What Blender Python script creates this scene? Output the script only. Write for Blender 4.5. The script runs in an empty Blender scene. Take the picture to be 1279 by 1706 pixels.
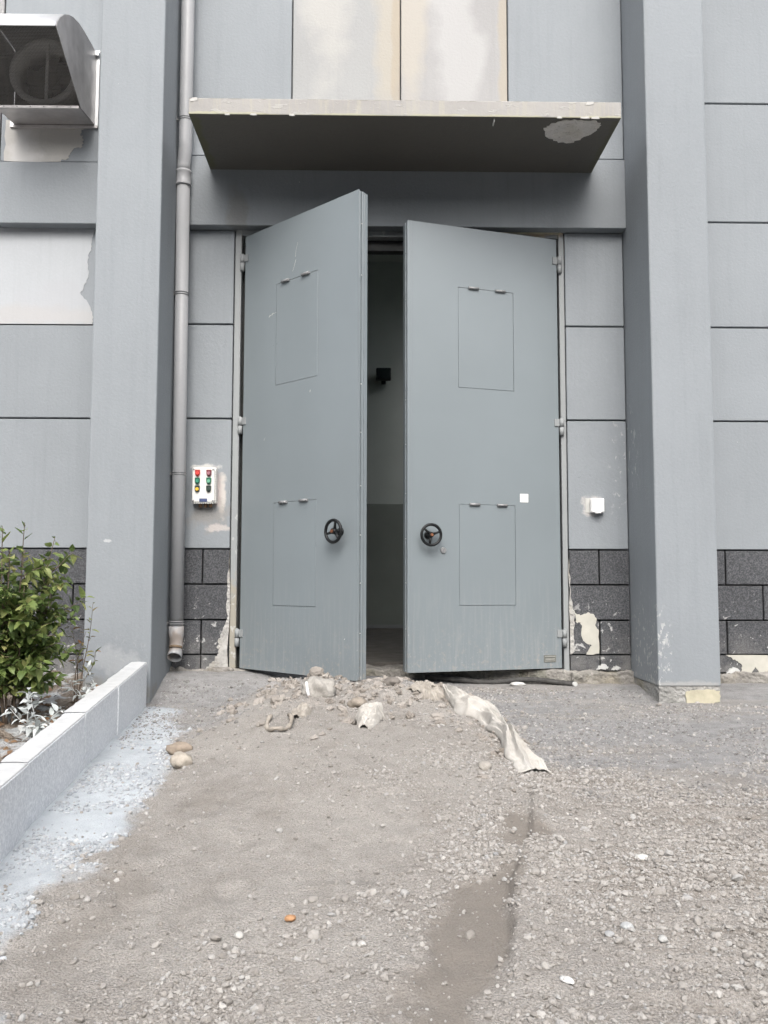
import bpy, bmesh, math, random
import numpy as np
from mathutils import Vector, Matrix

R = math.radians
scene = bpy.context.scene
col = scene.collection
random.seed(7)
rng = np.random.default_rng(11)

# ------------------------------------------------------------------ camera
cam_d = bpy.data.cameras.new('camera')
cam = bpy.data.objects.new('camera', cam_d)
col.objects.link(cam)
scene.camera = cam
cam_d.sensor_fit = 'VERTICAL'
cam_d.sensor_height = 36.0
cam_d.lens = 36.0 * 1448.2 / 1706.0
cam_d.clip_start = 0.05
cam_d.clip_end = 600.0
PITCH, YAW, ROLL = 0.0783, 0.0153, 0.002
fw = Vector((math.sin(YAW) * math.cos(PITCH), math.cos(YAW) * math.cos(PITCH), math.sin(PITCH)))
rt0 = Vector((math.cos(YAW), -math.sin(YAW), 0))
up0 = rt0.cross(fw)
rt = rt0 * math.cos(ROLL) + up0 * math.sin(ROLL)
up = up0 * math.cos(ROLL) - rt0 * math.sin(ROLL)
M = Matrix((rt, up, -fw)).transposed().to_4x4()
M.translation = Vector((0, -6.43, 0.6396))
cam.matrix_world = M

# ------------------------------------------------------------------ world, sun, exposure
SUN_EL, SUN_AZ = R(45), R(180)          # azimuth measured from +Y, clockwise seen from above
world = bpy.data.worlds.new('World')
scene.world = world
world.use_nodes = True
wt = world.node_tree
wt.nodes.clear()
w_out = wt.nodes.new('ShaderNodeOutputWorld')
w_bg = wt.nodes.new('ShaderNodeBackground')
w_sky = wt.nodes.new('ShaderNodeTexSky')
w_hsv = wt.nodes.new('ShaderNodeHueSaturation')
w_sky.sky_type = 'NISHITA'
w_sky.sun_disc = False
w_sky.sun_elevation = SUN_EL
w_sky.sun_rotation = SUN_AZ
w_sky.air_density = 1.0
w_sky.dust_density = 6.0
w_sky.ozone_density = 1.0
w_hsv.inputs['Saturation'].default_value = 0.42      # an overcast, nearly white sky
w_bg.inputs['Strength'].default_value = 0.14
wt.links.new(w_sky.outputs[0], w_hsv.inputs['Color'])
wt.links.new(w_hsv.outputs[0], w_bg.inputs['Color'])
wt.links.new(w_bg.outputs[0], w_out.inputs['Surface'])

sun_d = bpy.data.lights.new('sun', 'SUN')
sun_d.energy = 0.9
sun_d.angle = R(44)
sun_d.color = (1.0, 0.985, 0.965)
sun = bpy.data.objects.new('sun', sun_d)
col.objects.link(sun)
sdir = Vector((math.sin(SUN_AZ) * math.cos(SUN_EL), math.cos(SUN_AZ) * math.cos(SUN_EL), math.sin(SUN_EL)))
sun.rotation_euler = sdir.to_track_quat('Z', 'Y').to_euler()
sun.location = (-3, -12, 14)

vs = scene.view_settings
vs.view_transform = 'Standard'
vs.look = 'None'
vs.gamma = 1.0
vs.use_curve_mapping = False
vs.exposure = 1.02
scene.render.engine = 'CYCLES'
scene.cycles.use_denoising = True
scene.cycles.denoising_prefilter = 'NONE'
scene.cycles.max_bounces = 6
scene.cycles.diffuse_bounces = 4
scene.cycles.use_adaptive_sampling = True
scene.cycles.adaptive_threshold = 0.035


# ------------------------------------------------------------------ material helpers
def s2l(c):
    return tuple(((v / 255.0) / 12.92 if v / 255.0 <= 0.04045 else ((v / 255.0 + 0.055) / 1.055) ** 2.4) for v in c) + (1.0,)


class G:
    """small helper around one material node tree"""
    def __init__(self, name):
        self.m = bpy.data.materials.new(name)
        self.m.use_nodes = True
        self.t = self.m.node_tree
        self.t.nodes.clear()
        self.out = self.n('ShaderNodeOutputMaterial')
        self.b = self.n('ShaderNodeBsdfPrincipled')
        self.l(self.b.outputs[0], self.out.inputs['Surface'])
        self.tc = self.n('ShaderNodeTexCoord')
        self.pos = self.tc.outputs['Object']

    def n(self, t):
        return self.t.nodes.new(t)

    def l(self, a, b):
        self.t.links.new(a, b)

    def put(self, sock, v):
        if hasattr(v, 'is_linked') or isinstance(v, bpy.types.NodeSocket):
            self.l(v, sock)
        else:
            if isinstance(v, (tuple, list)) and len(v) == 3 and sock.type == 'RGBA':
                v = tuple(v) + (1.0,)
            sock.default_value = v

    def scale(self, v, loc=(0, 0, 0), src=None):
        k = self.n('ShaderNodeMapping')
        self.l(src or self.pos, k.inputs['Vector'])
        k.inputs['Scale'].default_value = v
        k.inputs['Location'].default_value = loc
        return k.outputs[0]

    def noise(self, s, d=4.0, r=0.55, vec=None, dist=0.0):
        k = self.n('ShaderNodeTexNoise')
        self.l(vec or self.pos, k.inputs['Vector'])
        k.inputs['Scale'].default_value = s
        k.inputs['Detail'].default_value = d
        k.inputs['Roughness'].default_value = r
        k.inputs['Distortion'].default_value = dist
        return k.outputs['Fac']

    def voro(self, s, vec=None, feat='F1', out='Distance'):
        k = self.n('ShaderNodeTexVoronoi')
        k.feature = feat
        self.l(vec or self.pos, k.inputs['Vector'])
        k.inputs['Scale'].default_value = s
        return k.outputs[out]

    def ramp(self, fac, stops):
        k = self.n('ShaderNodeValToRGB')
        self.put(k.inputs[0], fac)
        e = k.color_ramp.elements
        while len(e) < len(stops):
            e.new(0.5)
        for el, (p, c) in zip(e, stops):
            el.position = p
            el.color = (c, c, c, 1) if isinstance(c, (int, float)) else (tuple(c) + (1.0,) if len(c) == 3 else c)
        return k.outputs[0]

    def mix(self, fac, a, b, mode='MIX'):
        k = self.n('ShaderNodeMix')
        k.data_type = 'RGBA'
        k.blend_type = mode
        self.put(k.inputs[0], fac)
        self.put(k.inputs[6], a)
        self.put(k.inputs[7], b)
        return k.outputs[2]

    def math(self, op, a, b=0.0, clamp=False):
        k = self.n('ShaderNodeMath')
        k.operation = op
        k.use_clamp = clamp
        self.put(k.inputs[0], a)
        self.put(k.inputs[1], b)
        return k.outputs[0]

    def rng(self, v, a, b, c=0.0, d=1.0):
        k = self.n('ShaderNodeMapRange')
        self.put(k.inputs[0], v)
        k.inputs[1].default_value = a
        k.inputs[2].default_value = b
        k.inputs[3].default_value = c
        k.inputs[4].default_value = d
        return k.outputs[0]

    def xyz(self, src=None):
        k = self.n('ShaderNodeSeparateXYZ')
        self.l(src or self.pos, k.inputs[0])
        return k.outputs

    def blob(self, c, r, wob=0.3, ns=9.0):
        """0..1 mask: an irregular ellipsoid of wear round c with radii r"""
        k = self.n('ShaderNodeVectorMath')
        k.operation = 'SUBTRACT'
        self.l(self.pos, k.inputs[0])
        k.inputs[1].default_value = c
        k2 = self.n('ShaderNodeVectorMath')
        k2.operation = 'DIVIDE'
        self.l(k.outputs[0], k2.inputs[0])
        k2.inputs[1].default_value = r
        k3 = self.n('ShaderNodeVectorMath')
        k3.operation = 'LENGTH'
        self.l(k2.outputs[0], k3.inputs[0])
        d = self.math('ADD', k3.outputs['Value'], self.rng(self.noise(ns, 5), 0.3, 0.7, -wob, wob))
        return self.rng(d, 1.05, 0.55)

    def attr(self, name):
        k = self.n('ShaderNodeAttribute')
        k.attribute_name = name
        return k.outputs['Fac']

    def bump(self, h, strength=0.3, dist=0.01, prev=None):
        k = self.n('ShaderNodeBump')
        k.inputs['Strength'].default_value = strength
        k.inputs['Distance'].default_value = dist
        self.put(k.inputs['Height'], h)
        if prev is not None:
            self.l(prev, k.inputs['Normal'])
        return k.outputs[0]

    def done(self, color=None, rough=None, normal=None, spec=None, metal=None):
        if color is not None:
            self.put(self.b.inputs['Base Color'], color)
        if rough is not None:
            self.put(self.b.inputs['Roughness'], rough)
        if normal is not None:
            self.l(normal, self.b.inputs['Normal'])
        if spec is not None:
            self.put(self.b.inputs['Specular IOR Level'], spec)
        if metal is not None:
            self.put(self.b.inputs['Metallic'], metal)
        return self.m


def mul(c, k):
    return tuple(min(1.0, v * k) for v in c[:3])


MAT = {}
WALL = (0.243, 0.265, 0.284)


def wall_paint(name, base=WALL, stains=(), chips=(), stucco=1.0, rough=0.72):
    """rolled exterior wall paint: orange-peel relief, uneven tone, streaks of dirt, chips and stains of their own shape"""
    g = G(name)
    big = g.noise(0.9, 5, 0.6)
    fine = g.noise(60, 4, 0.6)
    streak = g.noise(3.0, 5, 0.6, g.scale((7.0, 7.0, 0.35)))
    c = g.mix(g.rng(big, 0.3, 0.7), mul(base, 0.92), mul(base, 1.06))
    oi = g.n('ShaderNodeObjectInfo')
    c = g.mix(g.rng(oi.outputs['Random'], 0, 1, 0.0, 0.16), c, mul(base, 0.70))
    c = g.mix(g.math('MULTIPLY', g.rng(streak, 0.50, 0.78), 0.30), c, mul(base, 0.74))
    c = g.mix(g.math('MULTIPLY', g.rng(fine, 0.45, 0.75), 0.18), c, mul(base, 1.22))
    spots = g.rng(g.voro(9.0), 0.035, 0.02)
    rare = g.rng(g.noise(2.1, 2), 0.60, 0.66)
    c = g.mix(g.math('MULTIPLY', g.math('MULTIPLY', spots, rare), 0.8), c, (0.62, 0.62, 0.61))
    for (cen, rad, colr, amt, ns) in stains:
        c = g.mix(g.math('MULTIPLY', g.blob(cen, rad, 0.45, ns), amt), c, colr)
    h = g.noise(48, 5, 0.62)
    nrm = g.bump(h, 0.34 * stucco, 0.008)
    for (cen, rad, amt, ns) in chips:
        area = g.blob(cen, rad, 0.3, 6.0)
        flake = g.rng(g.noise(ns, 5, 0.62, g.scale((1.3, 1.3, 0.8), (3.1, 1.7, 0.4)), 0.6), 0.585, 0.625)
        k = g.math('MULTIPLY', g.math('MULTIPLY', area, flake), amt, True)
        c = g.mix(g.math('MULTIPLY', k, 0.8), c, (0.52, 0.525, 0.52))
        nrm = g.bump(g.math('SUBTRACT', 1.0, k), 0.5, 0.003, nrm)
    return g.done(c, rough, nrm, 0.35)


def simple(name, colr, rough=0.5, metal=0.0, var=0.12, ns=8.0, bs=60.0, bstr=0.1, spec=0.5):
    g = G(name)
    f = g.rng(g.noise(ns, 5, 0.6), 0.3, 0.7)
    c = g.mix(f, mul(colr, 1 - var), mul(colr, 1 + var))
    nrm = g.bump(g.noise(bs, 4, 0.6), bstr, 0.004)
    return g.done(c, g.rng(g.noise(ns * 2.3, 4), 0.3, 0.7, rough * 0.85, min(1, rough * 1.15)), nrm, spec, metal)


MAT['wall'] = wall_paint('wall_paint')
MAT['lintel'] = wall_paint('lintel_shaded_paint', mul(WALL, 0.86), stains=[((-1.0, -0.1, 3.40), (0.10, .3, 0.22), (0.17, 0.165, 0.155), 0.5, 7)])  # wall paint darkened: some of the canopy's shade is in this colour
MAT['pillar_l'] = wall_paint('pillar_paint_scuffed', mul(WALL, 0.99), stains=[
    ((-1.68, -0.605, 0.10), (0.20, 0.2, 0.10), (0.42, 0.43, 0.44), 0.35, 14),
    ((-1.72, -0.605, -0.10), (0.4, 0.3, 0.09), (0.20, 0.19, 0.175), 0.7, 9),
    ((-1.76, -0.605, 0.90), (0.035, 0.1, 0.012), (0.50, 0.51, 0.52), 0.6, 40)],
    chips=[((-1.60, -0.61, 0.16), (0.26, 0.2, 0.16), 0.14, 34)])
MAT['pillar_r'] = wall_paint('pillar_paint_chipped', mul(WALL, 0.99), chips=[
    ((1.93, -0.55, 0.08), (0.10, 0.3, 0.36), 0.9, 24),
    ((1.918, -0.30, 0.10), (0.10, 0.45, 0.5), 0.8, 26),
    ((1.93, -0.1, 1.6), (0.05, 0.25, 0.5), 0.6, 16)],
    stains=[((2.12, -0.605, -0.05), (0.4, 0.3, 0.03), (0.36, 0.36, 0.35), 0.6, 12)])
MAT['panel_stained'] = wall_paint('panel_rust_streaked', (0.315, 0.322, 0.322), stains=[
    ((0.14, -0.08, 4.7), (0.14, .2, 1.5), (0.37, 0.34, 0.285), 0.7, 2.0),
    ((0.19, -0.08, 5.0), (0.04, .2, 1.5), (0.33, 0.275, 0.20), 0.5, 3.0),
    ((-0.35, -0.08, 5.2), (0.20, .2, 0.9), (0.43, 0.42, 0.395), 0.5, 2.0)])
MAT['panel_bleached'] = wall_paint('panel_lime_streaked', (0.315, 0.315, 0.315), stains=[
    ((0.28, -0.08, 4.8), (0.15, .2, 1.5), (0.385, 0.36, 0.315), 0.75, 2.0),
    ((0.65, -0.08, 4.9), (0.20, .2, 1.2), (0.41, 0.41, 0.41), 0.6, 2.0),
    ((1.01, -0.08, 4.8), (0.05, .2, 1.5), (0.35, 0.305, 0.235), 0.6, 3.0)])
MAT['panel_boxside'] = wall_paint('panel_mortar_smeared', WALL, stains=[
    ((-1.10, -0.02, 1.28), (0.035, .1, 0.20), (0.50, 0.47, 0.44), 0.9, 12),
    ((-1.145, -0.02, 1.33), (0.05, .1, 0.16), (0.40, 0.33, 0.32), 0.6, 12),
    ((-1.20, -0.02, 1.12), (0.17, .1, 0.12), (0.25, 0.235, 0.215), 0.6, 9),
    ((-1.13, -0.02, 1.02), (0.10, .1, 0.03), (0.48, 0.44, 0.42), 0.75, 16),
    ((-1.22, -0.02, 1.475), (0.11, .1, 0.022), (0.52, 0.51, 0.49), 0.8, 18)])
MAT['panel_sockside'] = wall_paint('panel_socket_smeared', mul(WALL, 1.0), stains=[
    ((1.64, -0.02, 1.19), (0.09, .1, 0.075), (0.47, 0.45, 0.43), 0.8, 14)],
    chips=[((1.85, -0.02, 1.45), (0.09, .1, 0.5), 0.5, 22)])
MAT['plaster'] = wall_paint('bare_plaster', (0.385, 0.405, 0.425), stains=[
    ((-2.6, 0, 2.62), (0.8, .3, 0.10), (0.40, 0.39, 0.385), 0.6, 5),
    ((-2.35, 0, 2.75), (0.35, .3, 0.12), (0.38, 0.39, 0.41), 0.5, 5)], stucco=0.5)
MAT['plaster_grey'] = wall_paint('old_grey_plaster', (0.43, 0.42, 0.40), stucco=0.5, stains=[
    ((-2.62, -0.1, 3.9), (0.14, .3, 0.4), (0.56, 0.555, 0.545), 0.7, 5)])


def _fascia():
    g = G('canopy_edge_paint')
    x = g.xyz()
    big = g.noise(2.2, 5, 0.6)
    c = g.mix(g.rng(big, 0.3, 0.7), (0.275, 0.268, 0.26), (0.34, 0.332, 0.32))
    st = g.noise(4.0, 5, 0.65, g.scale((6, 1, 0.5)))
    c = g.mix(g.math('MULTIPLY', g.rng(st, 0.5, 0.72), 0.55), c, (0.40, 0.38, 0.30))
    edge = g.math('ADD', g.rng(x[2], 3.738, 3.715), g.rng(g.noise(5, 4), 0.35, 0.65, -0.5, 0.35))
    c = g.mix(g.rng(edge, 0.45, 0.6, 0, 0.85), c, (0.38, 0.37, 0.27))
    top = g.math('ADD', g.rng(x[2], 3.812, 3.824), g.rng(g.noise(9, 4), 0.35, 0.65, -0.6, 0.3))
    c = g.mix(g.rng(top, 0.5, 0.6, 0, 0.8), c, (0.2, 0.19, 0.17))
    fl = g.rng(g.noise(16, 5, 0.6, g.scale((0.5, 1, 1.4)), 0.4), 0.60, 0.63)
    c = g.mix(g.math('MULTIPLY', fl, 0.4), c, (0.40, 0.395, 0.38))
    nrm = g.bump(g.math('ADD', g.noise(40, 4), fl), 0.5, 0.004)
    return g.done(c, 0.8, nrm, 0.3)


MAT['fascia'] = _fascia()
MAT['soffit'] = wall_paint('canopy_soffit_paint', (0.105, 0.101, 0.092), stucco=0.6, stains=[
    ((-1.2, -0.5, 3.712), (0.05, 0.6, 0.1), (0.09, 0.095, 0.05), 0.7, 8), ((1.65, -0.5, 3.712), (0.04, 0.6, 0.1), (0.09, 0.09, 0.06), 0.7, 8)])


def _granite(name, dark, light, amt, ns=120, chips=False, rough=0.75):
    g = G(name)
    v = g.noise(ns, 3, 0.75)
    big = g.noise(2.0, 4, 0.6)
    c = g.mix(g.rng(v, 0.42, 0.66), dark, light)
    c = g.mix(g.math('MULTIPLY', g.rng(big, 0.35, 0.7), amt), c, mul(light, 1.25))
    oi = g.n('ShaderNodeObjectInfo')
    c = g.mix(g.rng(oi.outputs['Random'], 0, 1, 0.0, 0.22), c, mul(dark, 0.8))
    if chips:
        w = g.math('MULTIPLY', g.rng(g.noise(17, 5, 0.6, None, 0.8), 0.61, 0.65), g.rng(g.xyz()[2], 0.62, 0.25))
        c = g.mix(g.math('MULTIPLY', w, 0.75), c, (0.55, 0.55, 0.54))
        d = g.rng(g.xyz()[2], 0.30, -0.05)
        c = g.mix(g.math('MULTIPLY', g.math('MULTIPLY', d, g.rng(g.noise(6, 5, 0.65), 0.35, 0.65)), 0.6), c, (0.27, 0.262, 0.25))
    nrm = g.bump(g.noise(ns * 1.2, 3, 0.7), 0.5, 0.004)
    return g.done(c, rough, nrm, 0.4)


MAT['tile'] = _granite('dark_plinth_stone', (0.036, 0.038, 0.043), (0.120, 0.124, 0.132), 0.10, 95, True)
MAT['kerb'] = _granite('pale_kerb_granite', (0.58, 0.605, 0.635), (0.82, 0.84, 0.86), 0.2, 70)
MAT['kerb_mortar'] = simple('white_kerb_mortar', (0.48, 0.49, 0.495), 0.9, 0, 0.08, 14, 90, 0.5)
MAT['joint'] = simple('joint_sealant', (0.045, 0.047, 0.05), 0.8)  # dark sealant colour for the panel joints
MAT['core'] = simple('wall_core_concrete', (0.075, 0.077, 0.08), 0.9)


def _concrete(name, a, b, moss=0.0):
    g = G(name)
    f = g.noise(7, 7, 0.68)
    c = g.mix(g.rng(f, 0.32, 0.68), a, b)
    c = g.mix(g.rng(g.noise(3.2, 4), 0.52, 0.68, 0, 0.55), c, (0.30, 0.27, 0.20))
    c = g.mix(g.rng(g.noise(28, 4, 0.7), 0.58, 0.72, 0, 0.7), c, (0.10, 0.095, 0.085))
    if moss:
        c = g.mix(g.rng(g.noise(4.5, 4), 0.5, 0.64, 0, moss), c, (0.09, 0.10, 0.06))
    h = g.math('ADD', g.noise(22, 8, 0.7), g.math('MULTIPLY', g.voro(45), 0.5))
    return g.done(c, 0.95, g.bump(h, 0.9, 0.02), 0.2)


MAT['concrete'] = _concrete('broken_concrete', (0.20, 0.19, 0.175), (0.36, 0.345, 0.32), 0.4)
MAT['patch_concrete'] = _concrete('bare_soffit_concrete', (0.55, 0.535, 0.52), (0.75, 0.73, 0.70))
MAT['base_concrete'] = _concrete('pillar_base_concrete', (0.26, 0.26, 0.25), (0.40, 0.395, 0.38), 0.15)
MAT['insulation'] = simple('cream_insulation_board', (0.46, 0.45, 0.40), 0.9, 0, 0.10, 9, 60, 0.35)
MAT['insulation_yellow'] = simple('yellowish_mortar', (0.44, 0.41, 0.31), 0.9, 0, 0.18, 11, 60, 0.5)
MAT['mortar'] = _concrete('smeared_mortar', (0.34, 0.335, 0.32), (0.50, 0.49, 0.47))


def _door():
    g = G('grey_door_enamel')
    big = g.noise(1.3, 4, 0.6)
    base = (0.200, 0.230, 0.246)
    c = g.mix(g.rng(big, 0.25, 0.75), mul(base, 0.97), mul(base, 1.03))
    st = g.noise(5, 5, 0.65, g.scale((9, 9, 0.6)))
    x = g.xyz()
    low = g.rng(x[2], 0.75, 0.0)
    c = g.mix(g.math('MULTIPLY', g.math('MULTIPLY', g.rng(st, 0.48, 0.72), low), 0.45), c, (0.36, 0.365, 0.36))
    dust = g.math('MULTIPLY', g.rng(g.noise(60, 3, 0.7), 0.60, 0.72), g.rng(x[2], 0.55, 0.05))
    c = g.mix(g.math('MULTIPLY', dust, 0.5), c, (0.46, 0.46, 0.45))
    mud = g.math('MULTIPLY', g.rng(g.noise(26, 5, 0.7), 0.54, 0.64), g.rng(g.math('ADD', x[2], g.rng(g.noise(5, 3), 0.3, 0.7, -0.15, 0.15)), 0.34, 0.02))
    c = g.mix(g.math('MULTIPLY', mud, 0.6), c, (0.33, 0.31, 0.28))
    c = g.mix(g.math('MULTIPLY', g.rng(g.noise(1.9, 3, 0.5), 0.35, 0.80), 0.10), c, (0.12, 0.13, 0.13))
    nrm = g.bump(g.noise(1.4, 1), 0.22, 0.02)
    nrm = g.bump(g.noise(220, 2), 0.06, 0.002, nrm)
    return g.done(c, g.rng(g.noise(4, 5), 0.2, 0.8, 0.27, 0.30), nrm, 0.6)


MAT['door'] = _door()
MAT['frame'] = wall_paint('frame_paint', (0.27, 0.285, 0.29), stucco=0.4, chips=[((-1.0, 0, 0.4), (0.2, .2, 0.9), 0.7, 20), ((0.2, 0, 3.28), (1.4, .2, 0.05), 0.5, 10)],
                           stains=[((-1.02, 0, 0.2), (0.1, .2, 0.5), (0.30, 0.275, 0.22), 0.8, 10), ((1.2, 0, 3.3), (0.4, .2, 0.05), (0.42, 0.33, 0.22), 0.8, 10)])
MAT['gasket'] = simple('black_rubber', (0.018, 0.02, 0.02), 0.7)
MAT['wheel'] = simple('black_bakelite', (0.008, 0.009, 0.010), 0.42, 0, 0.2, 30, spec=0.3)
MAT['copper'] = simple('rusty_bolt', (0.20, 0.085, 0.045), 0.6, 0.5, 0.3, 60)
MAT['steel'] = simple('worn_steel', (0.55, 0.55, 0.55), 0.35, 0.9)
MAT['white_chip'] = simple('bare_primer', (0.50, 0.505, 0.495), 0.7)
MAT['flake'] = simple('loose_paint_flake', (0.42, 0.415, 0.40), 0.8)
MAT['sticker'] = simple('white_sticker', (0.80, 0.80, 0.79), 0.5, 0, 0.03)
MAT['plate'] = simple('dull_name_plate', (0.22, 0.225, 0.205), 0.45, 0.5)
MAT['plate_text'] = simple('plate_lettering', (0.42, 0.42, 0.39), 0.5, 0.3)
MAT['pipe'] = wall_paint('grey_pipe_paint', (0.34, 0.347, 0.358), stucco=0.12, rough=0.42, stains=[
    ((-1.40, -0.13, 0.2), (0.09, .15, 0.14), (0.24, 0.20, 0.17), 0.8, 10)])
MAT['pipe_inside'] = simple('pipe_inside_dirt', (0.16, 0.115, 0.075), 0.9)
MAT['galv'] = simple('painted_clamp_steel', (0.26, 0.265, 0.27), 0.5, 0.2)
MAT['inox'] = simple('stainless_sheet', (0.72, 0.73, 0.74), 0.42, 0.7, 0.10, 5, 30, 0.05)
MAT['inox_dull'] = simple('weathered_stainless', (0.50, 0.485, 0.485), 0.45, 0.55, 0.18, 7, 30, 0.05)
MAT['wire'] = simple('hood_wire', (0.22, 0.21, 0.20), 0.5, 0.6)
MAT['ring'] = simple('fan_ring_paint', (0.62, 0.61, 0.59), 0.6)
MAT['fan_dark'] = simple('fan_cavity', (0.13, 0.12, 0.105), 0.8)
MAT['box'] = simple('ivory_enclosure', (0.68, 0.68, 0.655), 0.5, 0, 0.05, 12)
MAT['box_blue'] = simple('blue_name_label', (0.05, 0.07, 0.16), 0.5, 0, 0.2, 60)
for k, c in dict(red=(0.40, 0.03, 0.025), wine=(0.16, 0.025, 0.035), green=(0.012, 0.10, 0.055), green2=(0.015, 0.12, 0.065), amber=(0.62, 0.30, 0.02), black=(0.02, 0.035, 0.028),
                 red_lens=(0.62, 0.06, 0.05), wine_lens=(0.33, 0.15, 0.18), green_lens=(0.04, 0.24, 0.16), mint_lens=(0.13, 0.36, 0.24), amber_lens=(0.86, 0.50, 0.05), black_lens=(0.03, 0.05, 0.04)).items():
    MAT['b_' + k] = simple('button_' + k, c, 0.4, 0, 0.06)
MAT['white_plastic'] = simple('white_plastic', (0.78, 0.79, 0.79), 0.35, 0, 0.03)
MAT['grey_plastic'] = simple('grey_base_plastic', (0.45, 0.45, 0.43), 0.5)
MAT['rust'] = simple('rusty_gland', (0.20, 0.12, 0.07), 0.8, 0.2, 0.3, 30)
MAT['interior'] = simple('interior_wall_paint', (0.50, 0.545, 0.51), 0.7, 0, 0.05, 2)
MAT['dado'] = simple('interior_dado_paint', (0.235, 0.26, 0.235), 0.7, 0, 0.05, 2)
MAT['floor'] = simple('interior_concrete_floor', (0.11, 0.10, 0.09), 0.6, 0, 0.25, 3)
MAT['lamp_black'] = simple('black_lamp_housing', (0.012, 0.016, 0.016), 0.4)
MAT['glass_dark'] = simple('lamp_glass', (0.03, 0.04, 0.04), 0.12)


# ------------------------------------------------------------------ mesh helpers
def link(name, me, mat=None, parent=None):
    o = bpy.data.objects.new(name, me)
    col.objects.link(o)
    if mat is not None:
        me.materials.clear() if len(me.materials) else None
        for m in (mat if isinstance(mat, (list, tuple)) else [mat]):
            me.materials.append(m)
    if parent is not None:
        o.parent = parent
    return o


def fin(name, bm, mat, parent=None, smooth=False):
    me = bpy.data.meshes.new(name)
    bmesh.ops.recalc_face_normals(bm, faces=bm.faces)
    bm.to_mesh(me)
    bm.free()
    if smooth:
        me.polygons.foreach_set('use_smooth', [True] * len(me.polygons))
    return link(name, me, mat, parent)


def box(bm, x0, x1, y0, y1, z0, z1, bev=0.0, seg=1, mi=0):
    r = bmesh.ops.create_cube(bm, size=1.0)
    vs_ = r['verts']
    for v in vs_:
        v.co.x = x0 if v.co.x < 0 else x1
        v.co.y = y0 if v.co.y < 0 else y1
        v.co.z = z0 if v.co.z < 0 else z1
    fs = set(f for v in vs_ for f in v.link_faces)
    for f in fs:
        f.material_index = mi
    if bev > 0:
        es = list(set(e for v in vs_ for e in v.link_edges))
        bmesh.ops.bevel(bm, geom=es, offset=bev, segments=seg, affect='EDGES', profile=0.5)
    return vs_


def boxobj(name, dims, mat, parent=None, bev=0.0, seg=1):
    bm = bmesh.new()
    box(bm, *dims, bev=bev, seg=seg)
    return fin(name, bm, mat, parent)


def cyl(bm, p0, p1, r0, r1=None, n=16, caps=True, mi=0):
    p0, p1 = Vector(p0), Vector(p1)
    d = p1 - p0
    r1 = r0 if r1 is None else r1
    q = d.to_track_quat('Z', 'Y')
    A, B = [], []
    for i in range(n):
        a = 2 * math.pi * i / n
        u = q @ Vector((math.cos(a), math.sin(a), 0))
        A.append(bm.verts.new(p0 + u * r0))
        B.append(bm.verts.new(p1 + u * r1))
    for i in range(n):
        f = bm.faces.new((A[i], A[(i + 1) % n], B[(i + 1) % n], B[i]))
        f.material_index = mi
        f.smooth = n > 6
    if caps:
        bm.faces.new(A[::-1]).material_index = mi
        bm.faces.new(B).material_index = mi


def tube(bm, pts, rad, n=10, mi=0, caps=True):
    """tube through pts with radius rad (number or list)"""
    pts = [Vector(p) for p in pts]
    rads = rad if isinstance(rad, (list, tuple)) else [rad] * len(pts)
    rings = []
    ref = Vector((0.31, 0.22, 0.93))
    for i, p in enumerate(pts):
        t = (pts[min(i + 1, len(pts) - 1)] - pts[max(i - 1, 0)]).normalized()
        u = t.cross(ref)
        if u.length < 0.1:
            u = t.cross(Vector((1, 0, 0)))
        u.normalize()
        v = t.cross(u)
        rings.append([bm.verts.new(p + (u * math.cos(2 * math.pi * k / n) + v * math.sin(2 * math.pi * k / n)) * rads[i]) for k in range(n)])
    for a, b in zip(rings, rings[1:]):
        for k in range(n):
            f = bm.faces.new((a[k], a[(k + 1) % n], b[(k + 1) % n], b[k]))
            f.smooth = True
            f.material_index = mi
    if caps:
        bm.faces.new(rings[0][::-1]).material_index = mi
        bm.faces.new(rings[-1]).material_index = mi


def torus(bm, c, axis, R0, r0, n=28, m=8, mi=0):
    q = Vector(axis).to_track_quat('Z', 'Y')
    c = Vector(c)
    rows = []
    for i in range(n):
        a = 2 * math.pi * i / n
        row = []
        for k in range(m):
            b = 2 * math.pi * k / m
            row.append(bm.verts.new(c + q @ Vector(((R0 + r0 * math.cos(b)) * math.cos(a), (R0 + r0 * math.cos(b)) * math.sin(a), r0 * math.sin(b)))))
        rows.append(row)
    for i in range(n):
        for k in range(m):
            f = bm.faces.new((rows[i][k], rows[(i + 1) % n][k], rows[(i + 1) % n][(k + 1) % m], rows[i][(k + 1) % m]))
            f.smooth = True
            f.material_index = mi


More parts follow.
